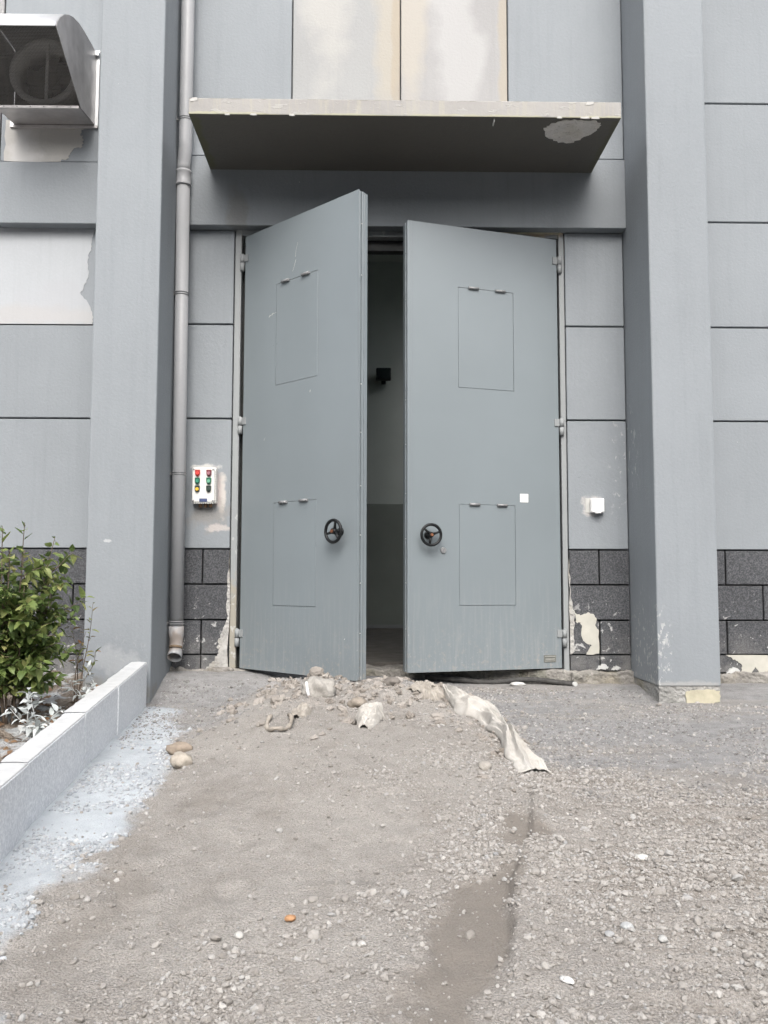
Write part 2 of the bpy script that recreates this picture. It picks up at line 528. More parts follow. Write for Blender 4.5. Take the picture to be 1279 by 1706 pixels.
def slab(name, pts, plane, at, thick, mat, parent=None, jag=0.0, sub=4, seed=1):
    """irregular flat piece with real thickness. plane 'xz': pts (x,z) at y=at growing to -y; plane 'xy': pts (x,y) at z=at growing to -z; 'yz': pts (y,z) at x=at growing to -x"""
    r = random.Random(seed)
    P = []
    n = len(pts)
    for i in range(n):
        a, b = pts[i], pts[(i + 1) % n]
        L = math.hypot(b[0] - a[0], b[1] - a[1])
        nx, ny = (b[1] - a[1]) / max(L, 1e-6), -(b[0] - a[0]) / max(L, 1e-6)
        for k in range(sub):
            t = k / sub
            j = r.uniform(-jag, jag) if k else r.uniform(-jag, jag) * 0.5
            P.append((a[0] + (b[0] - a[0]) * t + nx * j, a[1] + (b[1] - a[1]) * t + ny * j))
    bm = bmesh.new()

    def co(p, o):
        return {'xz': (p[0], at - o, p[1]), 'xy': (p[0], p[1], at - o), 'yz': (at - o, p[0], p[1])}[plane]
    F = [bm.verts.new(co(p, thick)) for p in P]
    B = [bm.verts.new(co(p, -0.004)) for p in P]
    m = len(P)
    bm.faces.new(F)
    bm.normal_update()
    for i in range(m):
        bm.faces.new((F[i], B[i], B[(i + 1) % m], F[(i + 1) % m]))
    bm.normal_update()
    bmesh.ops.triangulate(bm, faces=[f for f in bm.faces if len(f.verts) > 4])
    return fin(name, bm, mat, parent)


def thing(name, label, cat, loc=(0, 0, 0), rotz=0.0, group=None):
    o = bpy.data.objects.new(name, None)
    col.objects.link(o)
    o.location = loc
    o.rotation_euler = (0, 0, rotz)
    o.empty_display_size = 0.1
    return tag(o, label, cat, group)


def tag(o, label, cat, group=None, kind=None):
    o['label'] = label
    o['category'] = cat
    if group:
        o['group'] = group
    if kind:
        o['kind'] = kind
    return o


def np_mesh(name, V, F, mat, parent=None, smooth=False, attrs=None):
    """mesh straight from numpy arrays: V (n,3), F (m,3 or 4)"""
    me = bpy.data.meshes.new(name)
    n, m, k = len(V), len(F), F.shape[1]
    me.vertices.add(n)
    me.vertices.foreach_set('co', np.ascontiguousarray(V, np.float32).ravel())
    me.loops.add(m * k)
    me.loops.foreach_set('vertex_index', np.ascontiguousarray(F, np.int32).ravel())
    me.polygons.add(m)
    me.polygons.foreach_set('loop_start', np.arange(0, m * k, k, dtype=np.int32))
    me.polygons.foreach_set('use_smooth', np.full(m, smooth, dtype=bool))
    for an, av in (attrs or {}).items():
        a = me.attributes.new(an, 'FLOAT', 'POINT')
        a.data.foreach_set('value', np.ascontiguousarray(av, np.float32).ravel())
    me.update(calc_edges=True)
    me.validate()
    return link(name, me, mat, parent)


# ------------------------------------------------------------------ the lie of the land
def _h(i, j, s):
    v = np.sin(i * 127.1 + j * 311.7 + s * 74.7) * 43758.5453
    return v - np.floor(v)


def vn(x, y, s=0):
    xi, yi = np.floor(x), np.floor(y)
    fx, fy = x - xi, y - yi
    fx, fy = fx * fx * (3 - 2 * fx), fy * fy * (3 - 2 * fy)
    a, b, c, d = _h(xi, yi, s), _h(xi + 1, yi, s), _h(xi, yi + 1, s), _h(xi + 1, yi + 1, s)
    return (a * (1 - fx) + b * fx) * (1 - fy) + (c * (1 - fx) + d * fx) * fy - 0.5


def fbm(x, y, s=0, o=4, g=0.5):
    t, a, f = 0, 1, 1
    for k in range(o):
        t = t + a * vn(x * f + 17.3 * k, y * f - 9.1 * k, s + k)
        a *= g
        f *= 2.03
    return t


def sm(v, a, b):
    t = np.clip((v - a) / (b - a), 0, 1)
    return t * t * (3 - 2 * t)


def kerb_x(y):
    return -1.452 - 0.0741 * (y + 0.7)


def kerb_top(y):
    return 0.10 + 0.0593 * (np.maximum(y, -6.0) + 0.7)


CEM_Y = np.array([-4.6, -4.25, -3.97, -3.75, -3.52, -3.15, -2.91, -2.31, -1.59, -0.9, -0.76, -0.6])
CEM_W = np.array([0.22, 0.26, 0.21, 0.235, 0.28, 0.358, 0.377, 0.394, 0.318, 0.24, 0.19, 0.0])


def zones(x, y):
    """cement slurry beside the kerb, grey crushed hardcore, damp patch, planting bed"""
    n1 = fbm(x * 6, y * 6, 3, 4)
    n2 = fbm(x * 2.2, y * 2.2, 8, 3)
    kx = kerb_x(y)
    w = np.interp(y, CEM_Y, CEM_W)
    dk = x - kx
    cem = sm(dk + n1 * 0.14, w + 0.05, w - 0.06) * sm(dk, -0.2, -0.05) * sm(y, -0.66, -0.8)
    cem = cem * (y > -8)
    bed = sm(dk, -0.045, -0.055)
    edge = -2.42 - 0.22 * np.clip(x - 0.85, 0, 2.5) + n2 * 0.25 + n1 * 0.12
    mnd = sm(x + n1 * 0.2, -0.98, -0.55) * sm(x + n1 * 0.16 - 0.10 * np.clip(-1.0 - y, 0, 2), 0.80, 0.62) * sm(y + n1 * .2, -0.72, -0.98)
    grey = sm(y + 0.25 * fbm(x * 1.4, y * 7, 14, 3), edge - 0.16, edge + 0.22) * (1 - mnd) * (1 - bed)
    dust = sm(fbm(x * 0.9, y * 4.5, 15, 4), 0.0, 0.4)
    grey = grey * (1 - 0.45 * dust)
    grey = grey * np.where(x < -0.4, sm(y + n1 * 0.3, -1.75, -1.2), 1)
    cx = np.interp(y, [-5.2, -4.37, -4.09, -3.95, -3.67, -3.45, -3.2, -3.0], [0.12, 0.17, 0.225, 0.245, 0.34, 0.46, 0.565, 0.59])
    hw = np.interp(y, [-5.2, -4.37, -3.95, -3.6, -3.45, -3.1, -3.0, -2.95], [0.12, 0.12, 0.125, 0.10, 0.05, 0.04, 0.035, 0.0])
    damp = sm(np.abs(x - cx) + n1 * 0.13 + 0.05 * fbm(x * 25, y * 25, 23, 2), hw + 0.035, hw - 0.045)
    damp = damp * (1 - 0.7 * sm(fbm(x * 3, y * 3, 22, 3), 0.22, 0.4))
    lx = np.interp(y, [-4.3, -3.57, -2.9, -2.5], [-0.85, -0.76, -0.72, -0.62])
    d2 = sm(np.abs(x - lx) + n1 * 0.16, 0.16, 0.02) * sm(y, -4.4, -3.9) * sm(y, -2.45, -2.8) * 0.6
    damp = np.maximum(damp, d2 * sm(n2, -0.2, 0.15))
    return cem, bed, grey, np.clip(damp, 0, 1), mnd


def mound(x, y):
    s = sm(x, -1.05, -0.45) * sm(x - 0.05 * np.clip(-1.0 - y, 0, 3), 0.86, 0.42)
    t = np.where(y > -0.9, sm(y, -0.34, -0.80), np.clip((y + 3.5) / 2.6, 0, 1) ** 1.05)
    amp = 0.180 - 0.050 * sm(x, 0.05, 0.55)
    return amp * s * t, s * t


def height(x, y, fine=True):
    x = np.asarray(x, float)
    y = np.asarray(y, float)
    cem, bed, grey, damp, mnd = zones(x, y)
    z = -0.175 + 0.05 * (np.clip(y, -6.5, -0.65) + 0.65)
    back = sm(y, -0.68, -0.05)
    z = z + back * np.where(x < -0.9, 0.155, np.where(x > 1.2, 0.07, 0.155 - 0.085 * sm(x, -0.9, 1.2)))
    mh, mk = mound(x, y)
    z = z + mh
    z = z + bed * (kerb_top(y) - 0.165 - z + 0.05 * fbm(x * 3, y * 3, 5, 2))
    near = np.clip(1 - np.maximum(np.abs(x) - 3, 0) / 2, 0, 1)
    z = z + 0.035 * fbm(x * 1.3, y * 1.3, 2, 2) * (1 - 0.5 * grey) * sm(y, -0.3, -1.2)
    z = z - 0.012 * damp + 0.008 * sm(cem, 0.35, 0.65) * (0.6 + 0.8 * fbm(x * 7, y * 7, 33, 3))
    diag = fbm((x + 0.35 * y) * 9, y * 1.3, 91, 3, 0.55)
    z = z + 0.010 * diag * sm(x, 0.6, 0.3) * sm(y, -1.5, -2.2) * (1 - cem) * (1 - bed)
    # ridge along the right edge of the trodden damp strip
    rx = np.interp(y, [-4.4, -3.6, -3.2, -2.6], [0.34, 0.46, 0.60, 0.72])
    z = z + 0.030 * np.where(x < rx, np.exp(-((x - rx) / 0.018) ** 2), np.exp(-((x - rx) / 0.06) ** 2)) * sm(y, -4.5, -3.6) * sm(y, -2.4, -2.9)
    if fine:
        f1 = fbm(x * 11 + 0.3 * y, y * 11, 31, 3, 0.5)
        f2 = fbm(x * 60, y * 60, 41, 2, 0.6)
        clod = np.clip(fbm(x * 9, y * 9, 51, 3), 0, 1)
        drag = fbm(x * 1.6, y * 20, 61, 4, 0.6)
        amp = 0.012 * (1 - 0.55 * grey) * (1 - 0.6 * damp) * (1 - 0.6 * cem)
        z = z + near * (amp * f1 + 0.0015 * f2 * (1 - 0.5 * damp) + 0.075 * clod * mk * sm(y, -2.0, -1.1) + 0.022 * drag * sm(x, 0.5, 0.9) * sm(y, -2.2, -2.9))
        z = z + bed * 0.03 * f1
        # cavities between the rags
        for (hx, hy, hr, hd) in ((0.20, -1.22, 0.055, 0.07), (-0.43, -1.80, 0.035, 0.035), (-0.07, -1.62, 0.045, 0.05), (0.70, -2.12, 0.05, 0.04)):
            z = z - hd * np.exp(-(((x - hx) / hr) ** 2 + ((y - hy) / (hr * 1.5)) ** 2))
    return z


def hz(x, y, fine=True):
    return float(height(np.array([x]), np.array([y]), fine)[0])


def _ground_mat():
    g = G('trampled_ground')
    cem, grey, damp, bed = g.attr('cement'), g.attr('grey'), g.attr('damp'), g.attr('bed')
    n_big = g.noise(1.7, 3, 0.6)
    n_mid = g.noise(11, 4, 0.65)
    n_fine = g.noise(170, 3, 0.8)
    n_grain = g.noise(420, 2, 0.7)
    n_grit2 = g.voro(130)
    dirt = g.mix(g.rng(n_mid, 0.3, 0.7), (0.232, 0.216, 0.198), (0.335, 0.318, 0.296))
    dirt = g.mix(g.rng(n_big, 0.35, 0.68, 0, 0.7), dirt, (0.385, 0.368, 0.342))
    dirt = g.mix(g.rng(n_fine, 0.5, 0.72, 0, 0.6), dirt, (0.50, 0.48, 0.455))
    dirt = g.mix(g.rng(n_fine, 0.50, 0.30, 0, 0.75), dirt, (0.13, 0.116, 0.100))
    dirt = g.mix(g.rng(n_grain, 0.42, 0.62, 0, 0.4), dirt, mul((0.20, 0.185, 0.17), 1.0))
    smear = g.noise(3.2, 4, 0.6, g.scale((1.5, 0.55, 1), (2.0, 0.0, 0.0)))
    dirt = g.mix(g.rng(smear, 0.55, 0.70, 0, 0.45), dirt, (0.225, 0.205, 0.182))
    drag = g.noise(4.5, 5, 0.62, g.scale((0.32, 2.6, 1)))
    x = g.xyz()
    side = g.rng(x[0], 0.55, 0.9)
    dirt = g.mix(g.math('MULTIPLY', g.math('MULTIPLY', g.rng(drag, 0.50, 0.62), side), 0.75), dirt, (0.20, 0.18, 0.158))
    gry = g.mix(g.rng(n_mid, 0.3, 0.7), (0.185, 0.184, 0.184), (0.290, 0.288, 0.288))
    gry = g.mix(g.rng(n_fine, 0.5, 0.74, 0, 0.6), gry, (0.42, 0.415, 0.41))
    gry = g.mix(g.rng(n_fine, 0.46, 0.26, 0, 0.6), gry, (0.085, 0.082, 0.08))
    gdr = g.noise(5, 5, 0.65, g.scale((0.6, 3.2, 1)))
    gry = g.mix(g.rng(gdr, 0.5, 0.7, 0, 0.4), gry, (0.33, 0.32, 0.31))
    cm = g.mix(g.rng(n_mid, 0.3, 0.7), (0.325, 0.352, 0.378), (0.425, 0.456, 0.482))
    cm = g.mix(g.math('MULTIPLY', g.rng(n_fine, 0.5, 0.28, 0, 0.5), g.rng(n_big, 0.55, 0.42)), cm, (0.22, 0.23, 0.24))
    cm = g.mix(g.rng(n_big, 0.5, 0.66, 0, 0.5), cm, (0.46, 0.495, 0.525))
    bd = g.mix(g.rng(n_mid, 0.3, 0.7), (0.10, 0.075, 0.055), (0.26, 0.225, 0.19))
    bd = g.mix(g.rng(g.noise(5.5, 5, 0.6, g.scale((1, 1, 1), (4.2, 1.3, 0))), 0.47, 0.56, 0, 0.85), bd, (0.40, 0.42, 0.43))
    c = g.mix(grey, dirt, gry)
    dm = g.mix(g.rng(n_mid, 0.3, 0.7), (0.115, 0.100, 0.084), (0.178, 0.158, 0.137))
    c = g.mix(g.math('MULTIPLY', damp, g.rng(n_mid, 0.3, 0.7, 0.55, 0.85)), c, dm)
    c = g.mix(cem, c, cm)
    c = g.mix(bed, c, bd)
    h = g.math('SUBTRACT', g.math('MULTIPLY', n_grain, 0.35), g.math('MULTIPLY', n_grit2, 0.9))
    amt = g.math('SUBTRACT', 1.0, g.math('MULTIPLY', damp, 0.6))
    nrm = g.bump(g.math('MULTIPLY', h, g.math('SUBTRACT', amt, g.math('MULTIPLY', cem, 0.55))), 0.8, 0.008)
    return g.done(c, 0.95, nrm, 0.15)


MAT['ground'] = _ground_mat()


def build_ground():
    xs = np.concatenate([np.array([-150, -80, -40, -20, -12, -8, -6, -5, -4.2, -3.6, -3.2]), np.arange(-2.9, -1.6, 0.02), np.arange(-1.6, 1.6, 0.0085),
                         np.arange(1.6, 3.4, 0.014), np.array([3.5, 3.8, 4.3, 5, 6, 8, 12, 20, 40, 80, 150])])
    ys = [-5.6]
    while ys[-1] < 0.0:
        ys.append(ys[-1] + 0.0068 + 0.0085 * max(0, (ys[-1] + 5.0)) / 5.0)
    ys = np.concatenate([np.array([-150, -80, -40, -20, -12, -9, -7.5, -6.6, -6.1, -5.8]), np.array(ys), np.array([0.1, 0.4, 2, 5, 8, 20, 60, 150])])
    X, Y = np.meshgrid(xs, ys)
    Z = height(X, Y)
    inside = (Y > 0.05)
    Z = np.where(inside, np.minimum(Z, -0.2), Z)
    ny, nx = X.shape
    idx = np.arange(ny * nx).reshape(ny, nx)
    F = np.stack([idx[:-1, :-1], idx[:-1, 1:], idx[1:, 1:], idx[1:, :-1]], -1).reshape(-1, 4)
    cem, bed, grey, damp, mnd = zones(X, Y)
    V = np.stack([X, Y, Z], -1).reshape(-1, 3)
    o = np_mesh('ground', V, F, MAT['ground'], smooth=True, attrs=dict(cement=cem, bed=bed, grey=grey, damp=damp))
    o['kind'] = 'structure'
    return o


build_ground()

# ------------------------------------------------------------------ building
B = thing('building', 'grey industrial building front with pillars, canopy and dark stone plinth', 'building')
YB = 0.0          # face of the lower cladding
GAP = 0.006


def panel(x0, x1, z0, z1, y, mat, name='wall_panel', depth=0.05, gap=GAP, bev=0.004):
    return boxobj(name, (x0 + gap, x1 - gap, y, y + depth, z0 + gap, z1 - gap), mat, B, bev)


W = MAT['wall']
# backing behind all joints, with the door opening left free
boxobj('wall_core', (-7, -1.02, 0.03, 0.30, -0.5, 6.6), MAT['core'], B)
boxobj('wall_core', (1.46, 7.5, 0.03, 0.30, -0.5, 6.6), MAT['core'], B)
boxobj('wall_core', (-1.02, 1.46, 0.03, 0.30, 3.30, 6.6), MAT['core'], B)
boxobj('wall_core', (-7, 1.95, -0.05, 0.029, 3.42, 6.6), MAT['core'], B)
# niche panels beside the door
for (z0, z1) in ((0.866, 1.837), (1.837, 2.554), (2.554, 3.285)):
    panel(-1.449, -1.033, z0, z1, YB - 0.012, MAT['panel_boxside'] if z0 < 1 else W)
    panel(1.464, 1.917, z0, z1, YB - 0.012, MAT['panel_sockside'] if z0 < 1 else W)
# left field
for (x0, x1) in ((-2.795, -1.896), (-3.90, -2.795), (-5.0, -3.90), (-6.1, -5.0)):
    panel(x0, x1, 0.866, 1.836, YB, W)
    panel(x0, x1, 1.836, 2.548, YB, W)
for (x0, x1) in ((-2.795, -1.896), (-5.0, -2.795), (-6.1, -5.0)):
    panel(x0, x1, 3.285, 3.765, -0.10, W, 'band_beam', 0.16, 0.003)
slab('plaster_panel', [(-6.1, 2.552), (-2.09, 2.552), (-2.09, 2.60), (-2.12, 2.70), (-2.19, 2.78), (-2.155, 2.86), (-2.135, 2.93), (-2.145, 3.05), (-2.12, 3.12), (-2.115, 3.20), (-2.10, 3.285), (-6.1, 3.285)],
     'xz', 0.004, 0.0075, MAT['plaster'], B, 0.008, 5, 3)
boxobj('wall_panel', (-6.1, -1.9, 0.0, 0.04, 2.556, 3.3), W, B)
boxobj('wall_panel', (-2.79, -1.9, -0.088, -0.04, 3.77, 6.5), MAT['wall'], B, 0.004)
boxobj('wall_panel', (-4.2, -2.802, -0.088, -0.04, 3.77, 6.5), MAT['panel_bleached'], B, 0.004)
boxobj('wall_panel', (-6.1, -4.212, -0.088, -0.04, 3.77, 6.5), MAT['wall'], B, 0.004)
slab('plaster_patch', [(-2.76, 3.772), (-2.34, 3.772), (-2.28, 3.80), (-2.25, 3.86), (-2.18, 3.89), (-2.17, 3.95), (-2.20, 3.99), (-2.17, 4.05), (-2.3, 4.09), (-2.76, 4.09)],
     'xz', -0.086, 0.006, MAT['plaster_grey'], B, 0.010, 5, 5)
# right field
for (x0, x1) in ((2.338, 4.10), (4.10, 5.8), (5.8, 7.4)):
    for (z0, z1) in ((0.866, 1.837), (1.837, 2.557), (2.557, 3.379), (3.379, 4.328), (4.328, 5.30), (5.30, 6.5)):
        panel(x0, x1, z0, z1, YB, W)
# above the canopy
for (x0, x1, m) in ((-1.449, -0.609, W), (-0.609, 0.216, MAT['panel_stained']), (0.216, 1.036, MAT['panel_bleached']), (1.036, 1.917, W)):
    panel(x0, x1, 3.826, 6.5, -0.085, m, depth=0.04, gap=0.005)
# lintel and canopy
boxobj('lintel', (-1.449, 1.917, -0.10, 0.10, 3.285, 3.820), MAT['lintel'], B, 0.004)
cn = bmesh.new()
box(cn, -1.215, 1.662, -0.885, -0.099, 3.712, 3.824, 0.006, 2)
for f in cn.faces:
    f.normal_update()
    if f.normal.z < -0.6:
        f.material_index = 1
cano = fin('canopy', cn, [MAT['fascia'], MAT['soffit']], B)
slab('bare_patch', [(1.17, -0.735), (1.20, -0.80), (1.28, -0.855), (1.40, -0.865), (1.51, -0.85), (1.548, -0.80), (1.53, -0.72), (1.46, -0.62), (1.40, -0.56), (1.31, -0.565), (1.22, -0.63)],
     'xy', 3.713, 0.006, MAT['patch_concrete'], cano, 0.010, 5, 8)
boxobj('cover_strip', (0.812, 0.820, -0.862, -0.80, 3.694, 3.713), MAT['white_chip'], cano)
# loose flakes of paint along the lower and upper canopy edge
r = random.Random(4)
for (xa, xb, n) in ((-1.0, -0.45, 3), (1.22, 1.55, 3)):
    for i in range(n):
        x = xa + (xb - xa) * (i + r.random() * 0.6) / n
        w = r.uniform(0.03, 0.075)
        slab('paint_flake', [(x, 3.708), (x + w, 3.707), (x + w * 0.8, 3.716 + r.random() * 0.006), (x + w * 0.4, 3.714 + r.random() * 0.006), (x + w * .1, 3.718)], 'xz', -0.884, 0.004, MAT['flake'], cano, 0.003, 2, i)
for i, (x, w) in enumerate(((-1.205, 0.05), (1.42, 0.06))):
    slab('paint_flake', [(x, 3.800), (x + w, 3.806), (x + w * 0.9, 3.822), (x + w * 0.2, 3.823)], 'xz', -0.884, 0.004, MAT['flake'], cano, 0.006, 3, 20 + i)

# pillars
pl = bmesh.new()
box(pl, -1.896, -1.450, -0.605, 0.05, -0.45, 6.6, 0.010, 2)
fin('pillar', pl, MAT['pillar_l'], B)
pl = bmesh.new()
box(pl, 1.918, 2.337, -0.605, 0.05, -0.062, 6.6, 0.010, 2)
fin('pillar', pl, MAT['pillar_r'], B)
pb = bmesh.new()
box(pb, 1.922, 2.333, -0.601, 0.05, -0.45, -0.0625)
bmesh.ops.subdivide_edges(pb, edges=list(pb.edges), cuts=14, use_grid_fill=True)
for v in pb.verts:
    if v.co.y < -0.55 or v.co.x < 1.95:
        v.co.y += random.uniform(-0.004, 0.004)
        v.co.x += random.uniform(-0.004, 0.004)
pbo = fin('pillar_base', pb, MAT['base_concrete'], B)
slab('mortar_patch', [(2.10, -0.185), (2.10, -0.10), (2.13, -0.085), (2.25, -0.082), (2.325, -0.09), (2.325, -0.16), (2.26, -0.178)], 'xz', -0.602, 0.006, MAT['insulation_yellow'], pbo, 0.006, 4, 12)

# plinth of dark stone, tile by tile
ROWS = ((0.608, 0.866), (0.348, 0.608), (0.097, 0.348))


def tiles(xs_rows, y):
    for (z0, z1), xs_ in zip(ROWS, xs_rows):
        for a, b in zip(xs_, xs_[1:]):
            yj = y - random.uniform(0, 0.003)
            boxobj('stone_tile', (a + 0.0055, b - 0.0055, yj, yj + 0.05, z0 + 0.0055, z1 - 0.0055), MAT['tile'], B, 0.003)


tiles(((-1.449, -1.233, -1.034), (-1.449, -1.034), (-1.449, -1.236, -1.034)), -0.016)
tiles(((1.466, 1.690, 1.917), (1.466, 1.917), (1.466, 1.687, 1.917)), -0.016)
tiles(((-4.3, -3.75, -3.2, -2.65, -1.897), (-4.3, -3.9, -3.35, -2.75, -2.178, -1.897), (-4.3, -3.75, -3.2, -2.62, -1.897)), -0.004)
tiles(((2.338, 2.635, 3.18, 3.73, 4.28), (2.338, 2.909, 3.46, 4.0, 4.28), (2.338, 2.633, 3.18, 3.73, 4.28)), -0.004)
for (x0, x1, z0) in ((1.466, 1.687, -0.02), (1.687, 1.917, -0.02), (2.338, 2.74, -0.03), (2.74, 4.28, -0.03), (-1.449, -1.236, -0.03), (-1.236, -1.034, -0.03), (-2.62, -1.897, -0.1), (-4.3, -2.62, -0.1)):
    boxobj('stone_tile', (x0 + 0.004, x1 - 0.004, -0.012, 0.04, z0, 0.092), MAT['tile'], B, 0.003)


def rough_block(name, x0, x1, y0, y1, z0, z1, mat, amp=0.012, cuts=(16, 4, 4), seed=0, parent=B):
    bm = bmesh.new()
    nx, ny, nz = cuts
    box(bm, x0, x1, y0, y1, z0, z1)
    for ax, cnum in ((0, nx), (1, ny), (2, nz)):
        es = [e for e in bm.edges if abs((e.verts[0].co - e.verts[1].co)[ax]) > 1e-5]
        bmesh.ops.subdivide_edges(bm, edges=es, cuts=cnum, use_grid_fill=True)
    co = np.array([v.co for v in bm.verts])
    a = fbm(co[:, 0] * 9 + co[:, 2] * 7, co[:, 2] * 11 + co[:, 1] * 5, seed, 4, 0.6)
    b = fbm(co[:, 0] * 13 + 3, co[:, 1] * 9 + co[:, 2] * 6, seed + 5, 4, 0.6)
    for v, p, q in zip(bm.verts, a, b):
        v.co.y += p * amp * 2
        v.co.z += q * amp * 1.6
    return fin(name, bm, mat, parent, True)


rough_block('footing', 1.462, 1.925, -0.075, 0.05, -0.22, -0.022, MAT['concrete'], 0.016, (40, 8, 14), 3)
rough_block('footing', 2.335, 4.4, -0.05, 0.05, -0.26, -0.032, MAT['concrete'], 0.016, (90, 6, 12), 4)
rough_block('footing', -1.452, -0.99, -0.06, 0.05, -0.2, 0.0, MAT['concrete'], 0.022, (40, 8, 14), 6)
rough_block('door_sill', -1.03, 1.475, -0.03, 0.34, -0.25, -0.012, MAT['concrete'], 0.012, (120, 10, 14), 7)
slab('exposed_insulation', [(1.480, 0.455), (1.505, 0.405), (1.545, 0.385), (1.60, 0.408), (1.64, 0.395), (1.665, 0.35), (1.655, 0.31), (1.678, 0.27), (1.678, 0.105), (1.585, 0.098), (1.60, 0.13), (1.625, 0.165), (1.60, 0.175), (1.565, 0.20), (1.548, 0.25), (1.555, 0.30), (1.545, 0.335), (1.515, 0.33), (1.51, 0.37)],
     'xz', -0.016, 0.0045, MAT['insulation'], B, 0.005, 4, 33)
slab('exposed_insulation', [(2.615, 0.096), (3.35, 0.100), (3.30, 0.02), (3.05, -0.03), (2.93, -0.055), (2.86, -0.045), (2.83, 0.01), (2.79, -0.04), (2.735, -0.06), (2.725, -0.02), (2.735, 0.015), (2.70, 0.05), (2.66, 0.07)],
     'xz', -0.012, 0.005, MAT['insulation'], B, 0.006, 4, 34)
slab('mortar_smear', [(1.466, 0.10), (1.50, 0.13), (1.492, 0.26), (1.50, 0.40), (1.476, 0.52), (1.466, 0.80)], 'xz', -0.014, 0.006, MAT['mortar'], B, 0.007, 6, 36)
slab('mortar_smear', [(-1.036, -0.02), (-1.036, 0.86), (-1.050, 0.60), (-1.046, 0.40), (-1.075, 0.27), (-1.115, 0.20), (-1.11, 0.12), (-1.13, 0.06), (-1.17, 0.02), (-1.22, -0.02)], 'xz', -0.014, 0.007, MAT['mortar'], B, 0.010, 6, 37)
for i, (x, z, s) in enumerate(((1.70, 0.005, 0.045), (1.80, -0.0, 0.035), (2.66, -0.02, 0.05))):
    slab('plaster_crumb', [(x - s, z - s * .4), (x - s * .5, z + s * .35), (x + s * .2, z + s * .6), (x + s, z + s * .1), (x + s * .5, z - s * .35), (x, z - s * .3)], 'xz', -0.016, 0.012, MAT['white_chip'], B, 0.006, 4, 50 + i)

# hall behind the door: shell with unseen side opening added to brighten it
boxobj('hall_wall', (-5.0, 5.2, 5.2, 5.4, -0.1, 5.0), MAT['interior'], B)
boxobj('hall_wall', (-5.2, -5.0, 0.30, 5.4, -0.1, 5.0), MAT['interior'], B)
boxobj('hall_wall', (5.2, 5.4, 0.30, 5.4, -0.1, 3.4), MAT['interior'], B)
boxobj('hall_wall', (5.2, 5.4, 0.30, 5.4, 4.6, 5.0), MAT['interior'], B)
boxobj('hall_wall', (5.2, 5.4, 0.30, 1.6, 3.4, 4.6), MAT['interior'], B)
boxobj('hall_wall', (5.2, 5.4, 4.4, 5.4, 3.4, 4.6), MAT['interior'], B)
boxobj('hall_ceiling', (-5.2, 1.2, 0.30, 5.4, 5.0, 5.2), MAT['interior'], B)  # ceiling split round an unseen roof opening, added to brighten the hall
boxobj('hall_ceiling', (4.6, 5.4, 0.30, 5.4, 5.0, 5.2), MAT['interior'], B)
boxobj('hall_ceiling', (1.2, 4.6, 0.30, 0.6, 5.0, 5.2), MAT['interior'], B)
boxobj('hall_ceiling', (1.2, 4.6, 4.0, 5.4, 5.0, 5.2), MAT['interior'], B)
boxobj('hall_floor', (-5.2, 5.4, 0.345, 5.4, -0.19, 0.006), MAT['floor'], B)
boxobj('hall_dado', (-5.0, 5.2, 5.165, 5.2, 0.006, 1.66), MAT['dado'], B, 0.006)
boxobj('hall_skirting', (-5.0, 5.2, 5.150, 5.165, 0.006, 0.05), MAT['frame'], B, 0.003)

# door frame
fr = thing('door_frame', 'grey steel double door frame set in the niche under the canopy', 'door frame')
boxobj('jamb', (-1.031, -0.984, -0.004, 0.16, -0.03, 3.290), MAT['frame'], fr, 0.003)
boxobj('jamb', (1.424, 1.463, -0.004, 0.16, -0.03, 3.290), MAT['frame'], fr, 0.003)
boxobj('header', (-0.983, 1.423, -0.002, 0.16, 3.245, 3.290), MAT['frame'], fr, 0.003)
boxobj('inner_stop', (-0.983, -0.945, 0.075, 0.155, 0.0, 3.20), MAT['gasket'], fr)
boxobj('inner_stop', (1.385, 1.423, 0.075, 0.155, 0.0, 3.20), MAT['gasket'], fr)
boxobj('inner_stop', (-0.944, 1.384, 0.075, 0.155, 3.165, 3.244), MAT['gasket'], fr)
slab('torn_flashing', [(0.95, 3.286), (1.10, 3.292), (1.30, 3.290), (1.424, 3.296), (1.45, 3.28), (1.42, 3.272), (1.25, 3.276), (1.08, 3.270)], 'xz', -0.003, 0.004, MAT['insulation_yellow'], fr, 0.004, 4, 71)

# added building out of view behind the viewer, put there to block low sky
ob = thing('added_sky_blocker', 'unseen long grey hall added behind the viewer to block the low sky', 'building', (0, -19, -0.5))
boxobj('wall', (-45, 45, -8, 0, 0, 8.5), MAT['wall'], ob)
boxobj('roof', (-45.4, 45.4, -8.4, 0.4, 8.5, 8.8), MAT['frame'], ob)
for i in range(14):
    boxobj('window', (-40 + i * 6, -37 + i * 6, -0.02, 0.04, 4.5, 7.0), MAT['glass_dark'], ob)

# ------------------------------------------------------------------ doors
DW, DH, DT = 1.2146, 3.23, 0.083


